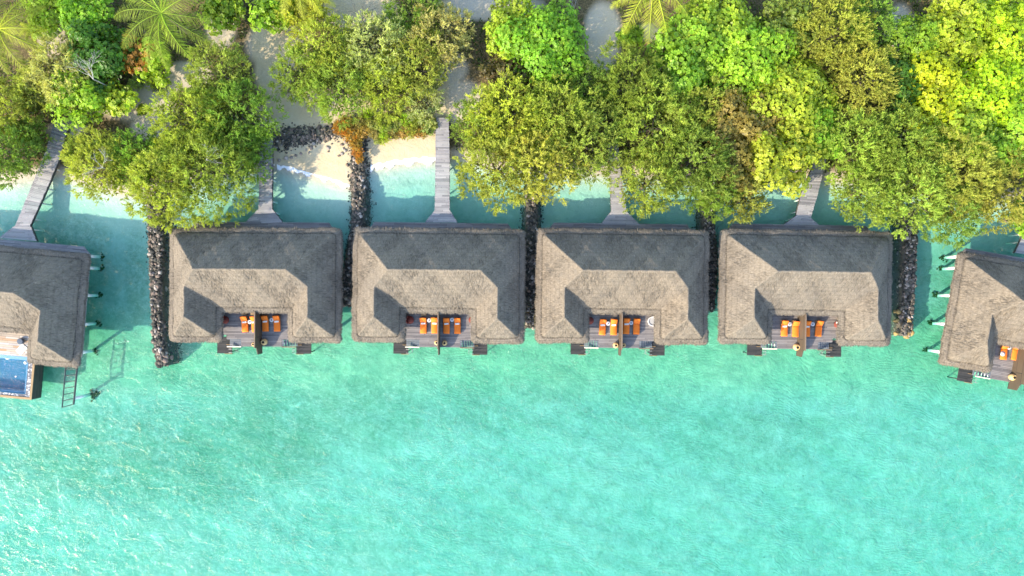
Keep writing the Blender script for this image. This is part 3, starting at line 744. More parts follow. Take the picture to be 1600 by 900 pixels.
for v,px,py,s,side in [(1,396,538,.75,'left of'),(1,412,534.5,1.15,'right of'),(2,682.5,535.5,.9,'left of'),(2,694.5,536,.95,'right of'),(3,962.5,539.5,1.05,'left of'),(3,974.5,539.5,.8,'right of'),(4,1245.5,542.5,1.2,'left of'),(5,1583.5,589.5,1.2,'left of')]:
    o=use('u',U0); put(o,px,py,DZ+.5*s,0); o.location.z=DZ; o.scale=(s,s,s)
    tag(o,f'ochre clay urn {side} divider at deck edge, {VN[v]}','urn','clay urns on the villa decks')
for v,px,py,rz,side in [(1,352,500,80,'left'),(2,641,500,80,'left'),(2,738,500,-80,'right'),(3,922,501,80,'left'),(4,1309,507,-70,'right')]:
    o=use('a',A0c); put(o,px,py,DZ+.3,rz); o.location.z=DZ
    tag(o,f'dark red round armchair in {side} deck corner, {VN[v]}','armchair','red armchairs in the deck corners')
t=round_tub(); t.children[0].data.materials[0]=GREYM; put(t,1020,502,DZ+.4,0); t.location.z=DZ; tag(t,'round white tub with grey cover in the right deck corner of the third villa','tub')
b=MB(); b.box(-.16,.16,-.12,.12,0,.08); b.box(-.05,.12,-.1,.05,.081,.13)
tag(obj('beach_towel',b.mesh('white_bundle',TOWEL),None,P(1308.5,504.5,DZ+.42)),'small white towel bundle lying on the red armchair of the fourth villa','towel')
o=round_tub(); bpy.data.objects.remove(o.children[1]); bpy.data.objects.remove(o.children[0]); bpy.data.objects.remove(o)
b=MB(); b.lathe([(.0,0),(.30,.0),(.31,.03),(.12,.05),(.13,.14),(.0,.16)],20); tag(obj('sun_hat',b.mesh('sun_hat',WHITE,True),None,P(1567,552.5,DZ+.45)),'round white sun hat lying on the outer orange lounger of the tilted villa','hat'); 
bpy.data.objects['sun_hat'].location.z=DZ+.41
# low chairs under the eave behind loungers
for v,px,py in [(1,381,489.5),(1,395,489.5),(2,662,491)]:
    t=bpy.data.objects.new('wooden_stool',None); COL.objects.link(t); t.location=P(px,py,DZ+.4); t.location.z=DZ
    for k in range(1):
        b=MB(); b.box(-.3,.3,-.2,.2,.40,.44); obj('seat',b.mesh('seat',FRAMEW),t)
    for q in ((.26,.16),(-.26,.16),(.26,-.16),(-.26,-.16)):
        b=MB(); b.box(q[0]-.025,q[0]+.025,q[1]-.025,q[1]+.025,0,.40); obj('leg',b.mesh('leg',FRAMEW),t)
    tag(t,{381:'brown wooden stool tucked under the eave behind the outer left lounger of first villa',395:'brown wooden stool under the eave just left of the divider on first villa',662:'brown wooden stool under the eave behind the outer left lounger of second villa'}[px],'stool','wooden stools under the eaves')

# ------------------------------------------------------------------ rocks
import bmesh
def ico(sub):
    bm=bmesh.new(); bmesh.ops.create_icosphere(bm,subdivisions=sub,radius=1); V=np.array([v.co[:] for v in bm.verts]); F=np.array([[v.index for v in f.verts] for f in bm.faces]); bm.free(); return V,F
IV,IF=ico(2)
def rock_variant(seed):
    r=np.random.default_rng(seed); V=IV.copy()
    for _ in range(9):
        n=r.normal(size=3); n/=np.linalg.norm(n); c=r.uniform(.55,.85); d=V@n
        V-=np.where(d>c,d-c,0)[:,None]*n
    return V*np.array([1,r.uniform(.65,.95),r.uniform(.5,.8)])
RV=[rock_variant(i) for i in range(8)]
def rock_pile(items,name,seed=0):
    r=np.random.default_rng(seed); Vs=[];Fs=[];Ts=[];n=0
    for (x,y,z,s) in items:
        V=RV[r.integers(8)]*s; a=r.uniform(0,6.28); c,si=math.cos(a),math.sin(a); t=r.uniform(-.5,.5); ct,st=math.cos(t),math.sin(t)
        M=np.array([[c,-si,0],[si,c,0],[0,0,1]])@np.array([[1,0,0],[0,ct,-st],[0,st,ct]])
        Vs.append(V@M.T+np.array([x,y,z])); Fs.append(IF+n); Ts.append(np.full(len(IF),r.random())); n+=len(V)
    return npmesh(name,np.concatenate(Vs),np.concatenate(Fs),ROCK,tone=np.concatenate(Ts))
def groyne(line,label,top=.55,seed=1,dens=15,cat='rock groyne',base=None):
    r=random.Random(seed); it=[]
    for k in range(len(line)-1):
        (x0,y0,w0),(x1,y1,w1)=line[k],line[k+1]; L=math.dist((x0,y0),(x1,y1))/S
        n=int(L*((w0+w1)/2/S)*dens*1.5)
        for _ in range(n):
            f=r.random(); px=x0+(x1-x0)*f; py=y0+(y1-y0)*f; w=w0+(w1-w0)*f; dx,dy=(x1-x0),(y1-y0); l=math.hypot(dx,dy); nx_,ny_=-dy/l,dx/l
            o=r.uniform(-.93,.93); sc=r.uniform(.13,.28) if r.random()<.88 else r.uniform(.28,.42)
            edge=abs(o); q=P(px+nx_*o*w*.5,py+ny_*o*w*.5,0)
            bz=float(terrain(np.array(q.x),np.array(q.y))[0])
            h=max(bz+.1,top-1.25*max(0,edge-.45)/.55*(top-max(bz,-1.6))) 
            it.append((q.x,q.y,h-sc*.35+r.uniform(-.08,.10),sc))
        # scattered submerged rocks
        for _ in range(int(n*.3)):
            f=r.random(); px=x0+(x1-x0)*f; py=y0+(y1-y0)*f; w=w0+(w1-w0)*f; dx,dy=(x1-x0),(y1-y0); l=math.hypot(dx,dy); nx_,ny_=-dy/l,dx/l
            o=r.choice([-1,1])*(.93+abs(r.gauss(0,.22))); q=P(px+nx_*o*w*.5,py+ny_*o*w*.5,0); bz=float(terrain(np.array(q.x),np.array(q.y))[0])
            it.append((q.x,q.y,bz+.05,r.uniform(.05,.13)))
    # dark core so nothing shows through
    me=rock_pile(it,'rock_groyne',seed)
    o=obj('rock_groyne',me); tag(o,label,cat,kind='stuff')
    return o,it
def core(line,top):
    b=MB()
    for k in range(len(line)-1):
        (x0,y0,w0),(x1,y1,w1)=line[k],line[k+1]; dx,dy=(x1-x0),(y1-y0); l=math.hypot(dx,dy); nx_,ny_=-dy/l,dx/l
        n=len(b.v)
        for (x,y,w) in (line[k],line[k+1]):
            for o,z in ((-.5,-1.6),(-.28,top-.3),(.28,top-.3),(.5,-1.6)):
                q=P(x+nx_*o*w,y+ny_*o*w,0); b.v.append((q.x,q.y,z))
        for i in range(3): b.face((n+i,n+i+1,n+5+i,n+4+i))
        b.face((n,n+3,n+2,n+1)); b.face((n+4,n+5,n+6,n+7))
    return b.mesh('rubble_core',ROCK)
GR=[([(243,300,34),(245,350,40),(246,420,37),(247,480,30),(251,540,32),(256,572,30)],'dark rock groyne between the pool villa and the villa under the bushy tree',.65),
    ([(562,212,24),(562,290,29),(560,350,31),(549,420,34),(541,478,34)],'rock groyne dividing the two beach coves, brown creeper at its top end',.7),
    ([(832,290,26),(831,350,30),(829,430,32),(828,512,22)],'dark rock groyne running down from the trees toward the gap beside the round tub villa',.65),
    ([(1106,300,26),(1105,340,28),(1110,400,32),(1108,484,26)],'dark rock groyne in the narrow gap right of the round tub villa',.65),
    ([(1421,330,34),(1420,380,35),(1417,450,36),(1412,525,34)],'broad rock groyne ending in yellow sunlit boulders left of the tilted villa',.65)]
GR[2]=(GR[2][0],'dark rock groyne in the gap left of the round tub villa',.65)
for i,(ln,lb,tp) in enumerate(GR):
    o,_=groyne(ln,lb,tp,seed=20+i)
    c=obj('rubble_core',core(ln,tp),o)
# boulders heaped at groyne heads (individuals)
def boulder(px,py,z,s,label,group,seed):
    V=rock_variant(seed)*s; me=npmesh('boulder',V,IF,(GOLD if 'yellow' in label else ROCK),tone=np.full(len(IF),random.uniform(.75,1.0)))
    o=obj('boulder',me,None,P(px,py,z)); o.rotation_euler=(0,0,random.uniform(0,6)); tag(o,label,'boulder',group); return o
for k in range(16):
    a=random.uniform(0,6.28); r_=random.uniform(0,14)**1; boulder(256+r_*math.cos(a),555+r_*.9*math.sin(a),.25+random.uniform(-.2,.3),random.uniform(.35,.6),'sunlit boulder heaped on the outer end of the leftmost groyne','boulders on the end of the leftmost groyne',100+k)
for k in range(18):
    boulder(1411+random.uniform(-14,14),505+random.uniform(-18,22),.3+random.uniform(-.2,.3),random.uniform(.3,.5),'yellow sunlit boulder at the outer end of the groyne by the tilted villa','boulders on the end of the broad right groyne',130+k)
for k in range(8):
    boulder(829+random.uniform(-7,7),498+random.uniform(-10,14),.35+random.uniform(-.2,.2),random.uniform(.25,.42),'yellow boulder at the lower end of the groyne left of the round tub villa','boulders on the end of the middle groyne',160+k)
# shore rubble wall
o,_=groyne([(432,222,34),(460,215,30),(500,211,24),(540,205,20),(560,205,20)],'grey rubble bank between the shaded sand clearing and the left beach cove',1.0,40,12,'rubble bank')
o,_=groyne([(560,203,16),(600,202,18),(640,202,18),(680,197,14)],'rubble bank under orange and green creeper above the right beach cove',.95,41,10,'rubble bank')
rs=random.Random(9)
for k,(px,py) in enumerate([(470,240),(462,243),(478,234),(486,231),(493,229),(500,222),(512,231),(518,225),(534,226),(540,222),(528,222),(536,232),(534,240),(530,243),(540,235),(523,217),(545,228),(513,237),(455,246),(447,247),(436,250),(543,258),(483,238),(490,224)]):
    z=float(terrain(np.array((px-800)/S),np.array((450-py)/S))[0]); boulder(px,py,z+.06,rs.uniform(.13,.36),'loose grey rock on the pale sand of the left beach cove','loose rocks on the left cove sand',200+k)

# coral growth at stilt feet of the outer villas
for vn,v,pts in (('pool villa',V0,[(8.7,-.2),(8.7,-1.65),(8.7,-5.1),(8.7,-8.7),(8.7,-12.2)]),('tilted villa',V5,[(-8.7,-.2),(-8.7,-1.65),(-8.7,-5.1),(-8.7,-8.7),(-8.7,-12.2)])):
    for k,q in enumerate(pts):
        p=loc_in(v,*q,0); z=float(terrain(np.array(p.x),np.array(p.y))[0])
        me=rock_pile([(rs.gauss(0,.18),rs.gauss(0,.18),rs.uniform(-.05,.2),rs.uniform(.08,.2)) for _ in range(16)],'coral',300+k); me.materials[0]=CORAL
        tag(obj('coral_clump',me,None,(p.x+(.35 if v is V0 else -.35),p.y,z)),f'dark green coral growing round a stilt foot of the {vn}','coral',f'coral clumps round the stilts of the {vn}')
p=t=bpy.data.objects['timber_frame'].location
me=rock_pile([(rs.gauss(0,.35),rs.gauss(0,.35),rs.uniform(-.05,.25),rs.uniform(.08,.24)) for _ in range(34)],'coral',330); me.materials[0]=CORAL
q=P(135,620,0); tag(obj('coral_clump',me,None,(q.x,q.y,-1.75)),'dark coral clump in the water right of the timber frame','coral')

# ------------------------------------------------------------------ foliage
def blades(c,d,L,W,r,kite=False,flat=.0):
    n=len(c); d=d/np.linalg.norm(d,axis=1,keepdims=True)
    a=r.normal(size=(n,3)); 
    if flat: a[:,2]*=.3; a=np.cross(np.array([0,0,1.])+a*(1-flat),d)
    s=np.cross(d,a) if not flat else a
    s/=np.linalg.norm(s,axis=1,keepdims=True)+1e-9
    L=L[:,None]; W=W[:,None]
    if kite: V=np.stack([c,c+d*L*.55+s*W,c+d*L,c+d*L*.55-s*W],1)
    else: V=np.stack([c-s*W*.6,c+s*W*.6,c+d*L+s*W*.25,c+d*L-s*W*.25],1)
    return V
def lobes(R,r,n,wild=False):
    if wild:
        L=[(np.array([R*r.uniform(-.12,.12),R*r.uniform(-.12,.12),R*.05]),R*.42)]
        for k in range(n+4):
            a=2*math.pi*(k+r.uniform(-.35,.35))/(n+4); rr=R*r.uniform(.34,.80); q=R*r.uniform(.17,.36)
            L.append((np.array([rr*math.cos(a),rr*math.sin(a),R*r.uniform(-.16,.30)-rr*.12]),q))
        for k in range(n):
            a=r.uniform(0,6.28); rr=R*r.uniform(.1,.5); L.append((np.array([rr*math.cos(a),rr*math.sin(a),R*r.uniform(.12,.38)]),R*r.uniform(.16,.28)))
        return L
    L=[(np.array([0,0,R*.18]),R*.58)]
    for k in range(n):
        a=2*math.pi*(k+r.uniform(-.25,.25))/n; rr=R*r.uniform(.48,.64); L.append((np.array([rr*math.cos(a),rr*math.sin(a),R*r.uniform(-.10,.14)]),R*r.uniform(.32,.44)))
    for k in range(n//2+3):
        a=r.uniform(0,6.28); rr=R*r.uniform(.15,.5); L.append((np.array([rr*math.cos(a),rr*math.sin(a),R*r.uniform(.15,.38)]),R*r.uniform(.20,.34)))
    return L
def surf_pts(L,r,per_m2,shell=.3):
    P_=[];Nn=[]
    for i,(c,rad) in enumerate(L):
        n=int(per_m2*2.6*math.pi*rad*rad*2)
        v=r.normal(size=(n,3)); v/=np.linalg.norm(v,axis=1,keepdims=True); v=v[v[:,2]>-.35]
        q=c+v*rad*np.array([1,1,.72])*(1+r.normal(0,.10,(len(v),1)))
        ok=np.ones(len(q),bool)
        for j,(c2,r2) in enumerate(L):
            if j!=i: ok&=(np.linalg.norm((q-c2)/np.array([1,1,.72]),axis=1)>r2*.85)
        P_.append(q[ok]); Nn.append(v[ok])
    return np.concatenate(P_),np.concatenate(Nn)
def crown_feather(R,seed):
    r=np.random.default_rng(seed); L=lobes(R,r,max(5,int(R*1.5)))
    C,Nr=surf_pts(L,r,1.35)
    Vs=[];T=[]
    m=150
    for c,nr in zip(C,Nr):
        # a tuft: several plumes, each a narrow spray of needles
        np_=r.integers(5,9); tt=r.uniform(.25,.75); out=np.array([nr[0],nr[1],nr[2]*.7+.35])
        for _ in range(np_):
            ax=out+r.normal(0,.55,3); ax/=np.linalg.norm(ax); PL=r.uniform(.32,.78); k=r.integers(14,20)
            f=r.random(k)**.8; base=c+r.normal(0,.12,3)+ax*(f*PL)[:,None]
            d=ax+r.normal(0,.55,(k,3)); Vs.append(blades(base,d,r.uniform(.13,.26,k)*(1.2-.5*f),r.uniform(.028,.055,k),r))
            T.append(np.clip(tt+r.normal(0,.10)+f*.22-.1+r.normal(0,.05,k),0,.89))
    # dim inner filler
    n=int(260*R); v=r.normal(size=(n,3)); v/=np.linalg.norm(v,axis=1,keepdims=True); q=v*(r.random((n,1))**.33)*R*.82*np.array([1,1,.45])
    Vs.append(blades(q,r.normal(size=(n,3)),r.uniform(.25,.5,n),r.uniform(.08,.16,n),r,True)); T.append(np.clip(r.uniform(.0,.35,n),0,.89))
    V=np.concatenate(Vs); T=np.concatenate(T); n=len(V)
    return npmesh('crown',V.reshape(-1,3),np.arange(n*4).reshape(n,4),LEAF,tone=T)
def crown_broad(R,seed,leaf=.20):
    r=np.random.default_rng(seed); L=lobes(R,r,max(5,int(R*1.6)),True)
    C,Nr=surf_pts(L,r,7.6)
    n=len(C); k=7
    low=np.sin(C[:,0]*1.7+1)*np.sin(C[:,1]*1.9)*.18
    tt=np.clip(r.normal(.48,.14,n)+low,0,1)
    C=C+Nr*r.uniform(-.45,.22,(n,1)); Vs=[];T=[]
    for i in range(k):
        a=2*math.pi*i/k+r.uniform(0,1,n)
        up=Nr*.8+np.array([0,0,.5]); up/=np.linalg.norm(up,axis=1,keepdims=True)
        e1=np.cross(up,np.array([.3,.9,.1])); e1/=np.linalg.norm(e1,axis=1,keepdims=True); e2=np.cross(up,e1)
        d=e1*np.cos(a)[:,None]+e2*np.sin(a)[:,None]+up*r.uniform(.0,.5,(n,1)); d/=np.linalg.norm(d,axis=1,keepdims=True)
        s=np.cross(up,d); s/=np.linalg.norm(s,axis=1,keepdims=True)
        l=(leaf*r.uniform(.7,1.25,n))[:,None]; w=l*.40
        base=C+d*.02
        Vs.append(np.stack([base,base+d*l*.6+s*w,base+d*l-up*l*.12,base+d*l*.6-s*w],1)); tq=tt+r.normal(0,.08,n); tq=np.where(r.random(n)<.012,1.0,np.clip(tq,0,.89)); T.append(tq)
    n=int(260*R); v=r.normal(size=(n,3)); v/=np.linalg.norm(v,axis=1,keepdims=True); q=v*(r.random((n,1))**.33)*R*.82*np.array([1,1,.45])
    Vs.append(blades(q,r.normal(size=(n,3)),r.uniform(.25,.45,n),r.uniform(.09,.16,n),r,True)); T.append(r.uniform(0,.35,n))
    V=np.concatenate(Vs); T=np.concatenate(T); n=len(V)
    return npmesh('crown',V.reshape(-1,3),np.arange(n*4).reshape(n,4),BLEAF,tone=T)
def trunk_mesh(R,seed,H=1.0):
    r=random.Random(seed); b=MB()
    # from crown centre (0,0,0) down to -H*? built in crown frame; root at z=-4
    b.tube([(0,0,-4.6),(.1,.05,-2.5),(0,.1,-1.0),(.05,0,0)],[.28,.22,.18,.12],8)
    for k in range(7):
        a=6.28*k/7+r.uniform(-.3,.3); l=R*r.uniform(.5,.8)
        b.tube([(0,0,-1.3+r.uniform(-.5,.4)),(l*.4*math.cos(a),l*.4*math.sin(a),-.5),(l*math.cos(a),l*math.sin(a),R*.12+r.uniform(-.3,.3))],[.12,.08,.03],6)
    return b.mesh('trunk',BARK)
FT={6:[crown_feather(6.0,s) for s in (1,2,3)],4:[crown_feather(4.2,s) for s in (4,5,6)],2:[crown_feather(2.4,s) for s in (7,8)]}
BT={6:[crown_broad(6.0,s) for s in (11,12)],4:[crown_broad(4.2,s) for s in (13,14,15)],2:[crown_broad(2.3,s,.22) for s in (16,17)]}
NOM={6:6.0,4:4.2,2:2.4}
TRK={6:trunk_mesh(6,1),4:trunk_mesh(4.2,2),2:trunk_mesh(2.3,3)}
tree_i=0
def tree(kind,px,py,rp,col,label,z=None,name=None,cat='tree',flat=1.0,group=None):
    global tree_i; tree_i+=1; rr=random.Random(tree_i*13)
    R=rp/S; k=6 if R>5 else (4 if R>3 else 2); s=R/NOM[k]*1.12
    if z is None: z=2.0+R*.42
    nm=name or ('feathery_tree' if kind=='F' else 'broadleaf_tree')
    r=bpy.data.objects.new(nm,None); COL.objects.link(r)
    q=P(px,py,z); gz=float(terrain(np.array(q.x),np.array(q.y))[0])
    r.location=(q.x,q.y,gz)
    lib=(FT if kind=='F' else BT)[k]; c=obj('crown',lib[rr.randrange(len(lib))],r,(0,0,z-gz)); c.rotation_euler=(0,0,rr.uniform(0,6.28)); c.scale=(s,s,s*.95*flat)
    v=[x*rr.uniform(.9,1.12)*(1.2 if kind=='F' else 1.0) for x in col]; c.color=(*v,1)
    t=obj('trunk',TRK[k],r,(0,0,z-gz)); sc=max(.3,(z-gz)/4.6); t.scale=(s,s,sc); t.rotation_euler=(0,0,rr.uniform(0,6))
    tag(r,label,cat,group or ('feathery olive trees along the shore' if kind=='F' else 'broad leaved trees of the shore wood')); return r
OL=(.29,.335,.060); YO=(.355,.385,.065); GO=(.20,.285,.045); PL=(.40,.42,.15); YG=(.36,.47,.035); BR=(.25,.42,.03); DG=(.08,.20,.02); LY=(0.438,0.525,0.021); BY=(0.315,0.247,0.053); OR=(.44,.26,.04); DB=(0.105,0.090,0.030)
TREES=[
('B',795,62,40,YG,'yellow green broadleaf tree on the left side of the big lit broadleaf tree'),
('F',18,170,42,OL,'olive feathery tree at the left edge below the leftmost palm'),
('F',14,238,46,GO,'green feathery tree hanging over water at the left edge'),
('F',56,145,32,OL,'small olive feathery tree left of the bare white branches'),
('F',100,110,48,PL,'pale feathery tree left of the dark green broadleaf tree near the leftmost palm'),
('F',46,208,26,GO,'small green feathery tree hugging the left side of the slanting boardwalk top'),
('F',160,262,50,OL,'round olive tree right of the slanting boardwalk, over the shallow water'),
('F',130,236,26,GO,'small green tree touching the right edge of the slanting boardwalk'),
('F',218,245,42,GO,'green tree at the lower end of the lower left sand path'),
('F',262,285,62,OL,'olive feathery tree leaning over the leftmost groyne'),
('F',325,262,67,OL,'large olive tree overhanging the upper left roof corner of first complete villa'),
('F',300,190,58,OL,'large olive tree on the right side of the left sand path'),
('F',374,188,56,GO,'green tree left of the shaded sand clearing above the beach'),
('F',345,115,48,OL,'olive tree between the second palm and the small sunny sand patch'),
('F',384,238,40,GO,'dark green tree over the top of the half hidden boardwalk'),
('F',470,115,42,OL,'olive tree on the right side of the upper sand patch'),
('F',505,75,46,YO,'yellow olive tree near the top, right of the upper sand patch'),
('F',530,135,50,OL,'olive tree directly above the shaded sand clearing'),
('F',590,75,52,PL,'pale feathery tree at the top below the dark bare twigs'),
('F',600,130,44,YO,'yellowish tree above the right end of the shaded clearing'),
('F',650,106,50,OL,'large olive tree above the straight boardwalk top'),
('F',690,60,48,PL,'greyish feathery tree near the top above the straight boardwalk'),
('F',640,20,42,GO,'green feathery tree at the top edge above the straight boardwalk'),
('F',664,160,28,PL,'thin pale tree just left of the straight boardwalk top'),
('F',475,15,34,YO,'small yellow tree at the top edge right of the bright green shrub'),
('F',750,195,44,GO,'dark green tree right beside the straight boardwalk'),
('F',775,265,58,YO,'yellowish tree hanging over the water right of the straight boardwalk'),
('F',795,180,58,YO,'bright yellow tree below the lit broadleaf tree at upper middle'),
('F',840,255,62,YO,'yellow feathery tree over the top of the middle groyne'),
('F',868,180,56,OL,'olive tree in the middle of the wood above the middle groyne'),
('F',905,225,62,OL,'olive tree left of the boardwalk of the round tub villa'),
('F',922,140,38,GO,'green feathery tree just below the blue grey sand gap'),
('F',985,135,54,GO,'green feathery tree below the small round shrub and third palm'),
('F',1020,200,62,OL,'large feathery tree above the round tub villa boardwalk, right side'),
('F',1012,285,50,OL,'feathery tree touching the right side of the round tub villa boardwalk'),
('F',1080,250,62,GO,'large green tree over water right of the round tub villa boardwalk'),
('F',1090,175,46,OL,'olive feathery tree left of the brown leafed broadleaf tree'),
('F',1110,300,40,GO,'low green tree over the top of the narrow gap groyne'),
('F',1165,310,34,OL,'small olive tree at the water just right of the narrow gap groyne'),
('F',1300,50,58,OL,'olive feathery tree at the top left of the small upper right sand gap'),
('F',1355,30,42,GO,'green feathery tree at the top edge beside the small upper right sand gap'),
('F',1345,125,52,YO,'yellow feathery tree just below the small upper right sand gap'),
('F',1330,230,56,OL,'olive tree above the leaning boardwalk, right side'),
('F',1345,300,50,OL,'olive tree over the water right of the leaning boardwalk'),
('F',1400,230,60,GO,'green feathery tree deep in the wood above the broad right groyne'),
('F',1415,300,62,OL,'large olive tree hanging over the top of the broad right groyne'),
('F',1490,270,64,YO,'large yellow olive tree above the open water left of the tilted villa'),
('F',1490,330,46,GO,'lowest green tree over the water right of the broad right groyne'),
('F',1565,290,58,OL,'olive tree at the right edge above the tilted villa'),
('B',75,20,38,YG,'bright broadleaf tree at the top edge right of the leftmost palm'),
('B',130,25,44,BR,'bright green broadleaf tree at the top edge left of the second palm'),
('B',160,85,54,DG,'dark green broadleaf tree left of the second palm'),
('B',130,155,44,YG,'yellow green broadleaf tree around the bare white branches'),
('B',180,155,30,YG,'small light green broadleaf tree at the edge of the left sand path'),
('B',205,85,34,OR,'orange tinged small tree left below the second palm'),
('B',240,100,32,YG,'small yellow green tree directly below the second palm'),
('B',350,12,36,BR,'bright green tree at the top edge right of the second palm'),
('B',430,18,34,BR,'bright green broadleaf shrub at the top edge left of centre'),
('B',790,110,34,DB,'small dark brownish tree left below the big lit broadleaf tree'),
('B',845,68,66,BR,'big bright broadleaf tree left of the blue grey sand gap'),
('B',800,25,40,YG,'light green broadleaf tree at the top edge left of the big lit one'),
('B',1075,75,62,BR,'large bright broadleaf tree right of the third palm'),
('B',1120,30,56,YG,'yellow green broadleaf tree at the top edge right of the third palm'),
('B',1065,125,40,BR,'green broadleaf tree nested among feathery trees below the third palm'),
('B',1175,90,66,YG,'large yellow green broadleaf tree in the upper right middle'),
('B',1150,185,56,BY,'brown and yellow leafed thinning tree above the narrow gap groyne'),
('B',1150,265,48,BY,'brownish low broadleaf tree between green trees above fourth villa'),
('B',1225,45,50,GO,'darker green tree at the top edge in the upper right middle'),
('B',1232,150,64,YG,'large broadleaf tree straight up from the fourth villa'),
('B',1212,245,60,YG,'broadleaf tree above the left roof half of the fourth villa'),
('B',1270,205,46,BR,'green broadleaf tree at the top end of the leaning boardwalk'),
('B',1435,60,44,BR,'bright green broadleaf tree right of the small upper right sand gap'),
('B',1415,130,42,DG,'dark green tree below the small upper right sand gap'),
('B',1500,45,60,YG,'light green broadleaf tree at the top edge of the far right wood'),
('B',1575,50,64,LY,'brightest yellow green tree in the upper right corner'),
('B',1470,150,60,LY,'bright yellow green broadleaf tree in the middle of the far right wood'),
('B',1545,140,66,LY,'vivid yellow green tree below the upper right corner tree'),
('B',1500,215,56,YG,'light green broadleaf tree above the feathery trees left of the tilted villa'),
('B',1580,215,56,YG,'broadleaf tree with pinkish twigs at the right edge'),
('B',1600,340,30,BR,'small green tree at the right edge beside the entering boardwalk'),
]
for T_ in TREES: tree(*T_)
tree('B',985,58,22,BR,'small round green shrub just below the third palm fronds',z=1.5,name='round_shrub',cat='shrub')
tree('B',222,172,10,YG,'tiny green shrub alone on the left sand path',z=.9,name='small_shrub',cat='shrub',group='shrubs on the sand')
tree('F',245,130,14,OL,'small olive shrub at the left end of the left sand path',z=1.2,name='small_shrub',cat='shrub',group='shrubs on the sand')
tree('F',215,128,12,PL,'small pale shrub above the left sand path',z=1.2,name='small_shrub',cat='shrub',group='shrubs on the sand')
# creeper on the rubble banks
CR=[(535,200,13,OR),(550,205,13,BY),(556,222,12,OR),(558,238,9,OR),(563,195,15,BY),(578,194,14,YO),(575,178,9,YG),(590,198,16,OL),(605,200,16,GO),(600,215,10,YG),(620,196,14,OL),(632,203,13,BY),(645,195,14,OL),(655,205,11,OR),(668,198,13,OL),(635,188,12,YG),(528,196,9,BY),(590,218,8,YO),(542,192,12,BY),(565,205,15,OR),(584,206,13,BY),(600,190,14,YO),(612,207,12,BY),(628,206,11,OR),(642,204,12,YO),(662,205,11,BY),(674,192,10,OL),(550,214,12,OR),(562,248,7,OR),(618,188,13,OL),(652,188,12,GO),(598,208,12,YG)]
for k,(px,py,rp,col) in enumerate(CR):
    w={'OR':'orange'}.get('', 'orange' if col is OR else 'brownish yellow' if col in (BY,YO) else 'green')
    tree('B' if k%3 else 'F',px,py,rp,col,f'low {w} creeper shrub on the rubble bank above the beach coves',z=1.45,name='creeper_shrub',cat='creeper',group=f'{w} creeper shrubs on the rubble bank',flat=.8)
# undergrowth under the wood
def undergrowth():
    r=np.random.default_rng(77); n=60000
    px=r.uniform(-30,1660,n); py=r.uniform(-60,330,n); x=(px-800)/S; y=(450-py)/S
    z,d=terrain(x,y); c=np.zeros(n)
    for cx,cy,rx,ry,_ in CLEAR:
        q=((px-cx)/rx)**2+((py-cy)/ry)**2; c=np.maximum(c,q<1.25)
    beach=(px>395)&(px<712)&(py>150)
    rarity=np.sin(px*.04)*np.sin(py*.05+1)>-.35
    ok=(-d>.8)&(c<.5)&~beach&rarity
    x,y,z=x[ok],y[ok],z[ok]; n=len(x)
    h=np.abs(np.sin(x*.8)*np.sin(y*.9))*1.0
    C=np.stack([x,y,z+r.uniform(.05,.5,n)+h*r.random(n)],1)
    V=blades(C,r.normal(size=(n,3))*np.array([1,1,.4]),r.uniform(.2,.42,n),r.uniform(.07,.14,n),r,True)
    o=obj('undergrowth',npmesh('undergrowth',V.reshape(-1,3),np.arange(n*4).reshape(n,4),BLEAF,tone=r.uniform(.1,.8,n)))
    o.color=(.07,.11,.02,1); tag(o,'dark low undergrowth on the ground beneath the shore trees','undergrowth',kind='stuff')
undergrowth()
# palms
def palm(px,py,H,R,label,nf=15,rot=0,col=(.33,.36,.035)):
    t=bpy.data.objects.new('coconut_palm',None); COL.objects.link(t); q=P(px,py,H); t.location=(q.x,q.y,.6); tag(t,label,'palm','coconut palms of the shore wood')
    b=MB(); b.tube([(.9,-.6,-.8),(.5,-.3,H*.35),(.1,0,H*.7),(0,0,H-.6)],[.24,.17,.14,.15],10); obj('trunk',b.mesh('trunk',BARK),t)
    rr=random.Random(rot+3); r=np.random.default_rng(rot+5)
    for k in range(nf):
        a=2*math.pi*k/nf+rr.uniform(-.12,.12)+rot; L=R*rr.uniform(.85,1.08); up=rr.uniform(.15,.65); n=64
        pts=[]
        for i in range(n+1):
            f=i/n; pts.append(np.array([L*f*math.cos(a+.12*f),L*f*math.sin(a+.12*f),H-.6+L*(up*f-(.35+up*.75)*f*f)]))
        b=MB(); b.tube([tuple(p) for p in pts[::4]],[.06-.045*i/(len(pts[::4])-1) for i in range(len(pts[::4]))],5,tone=.89)
        for i in range(3,n):
            f=i/n; p=pts[i]; d=pts[i+1]-pts[i-1]; d/=np.linalg.norm(d); s=np.cross(d,[0,0,1.]); s/=np.linalg.norm(s)
            l=L*.24*(math.sin(math.pi*min(1,f*.93+.06))**.6)*rr.uniform(.8,1.1)
            for sg in (-1,1):
                dd=s*sg*.85+d*(.6+rr.uniform(-.2,.2))+np.array([0,0,-.35+rr.uniform(-.25,.15)]); dd/=np.linalg.norm(dd); w=.026
                tp=p+dd*l; md=p+dd*l*.5+np.array([0,0,.04]); tn=rr.uniform(.35,.85)
                b.quad(p-d*w*.6,p+d*w*.6,md+d*w,md-d*w,tone=tn); b.quad(md-d*w,md+d*w,tp+d*.005,tp-d*.005,tone=tn)
        c=obj('frond',b.mesh('frond',LEAF),t); v=rr.uniform(.8,1.2); c.color=(col[0]*v,col[1]*v,col[2],1)
        
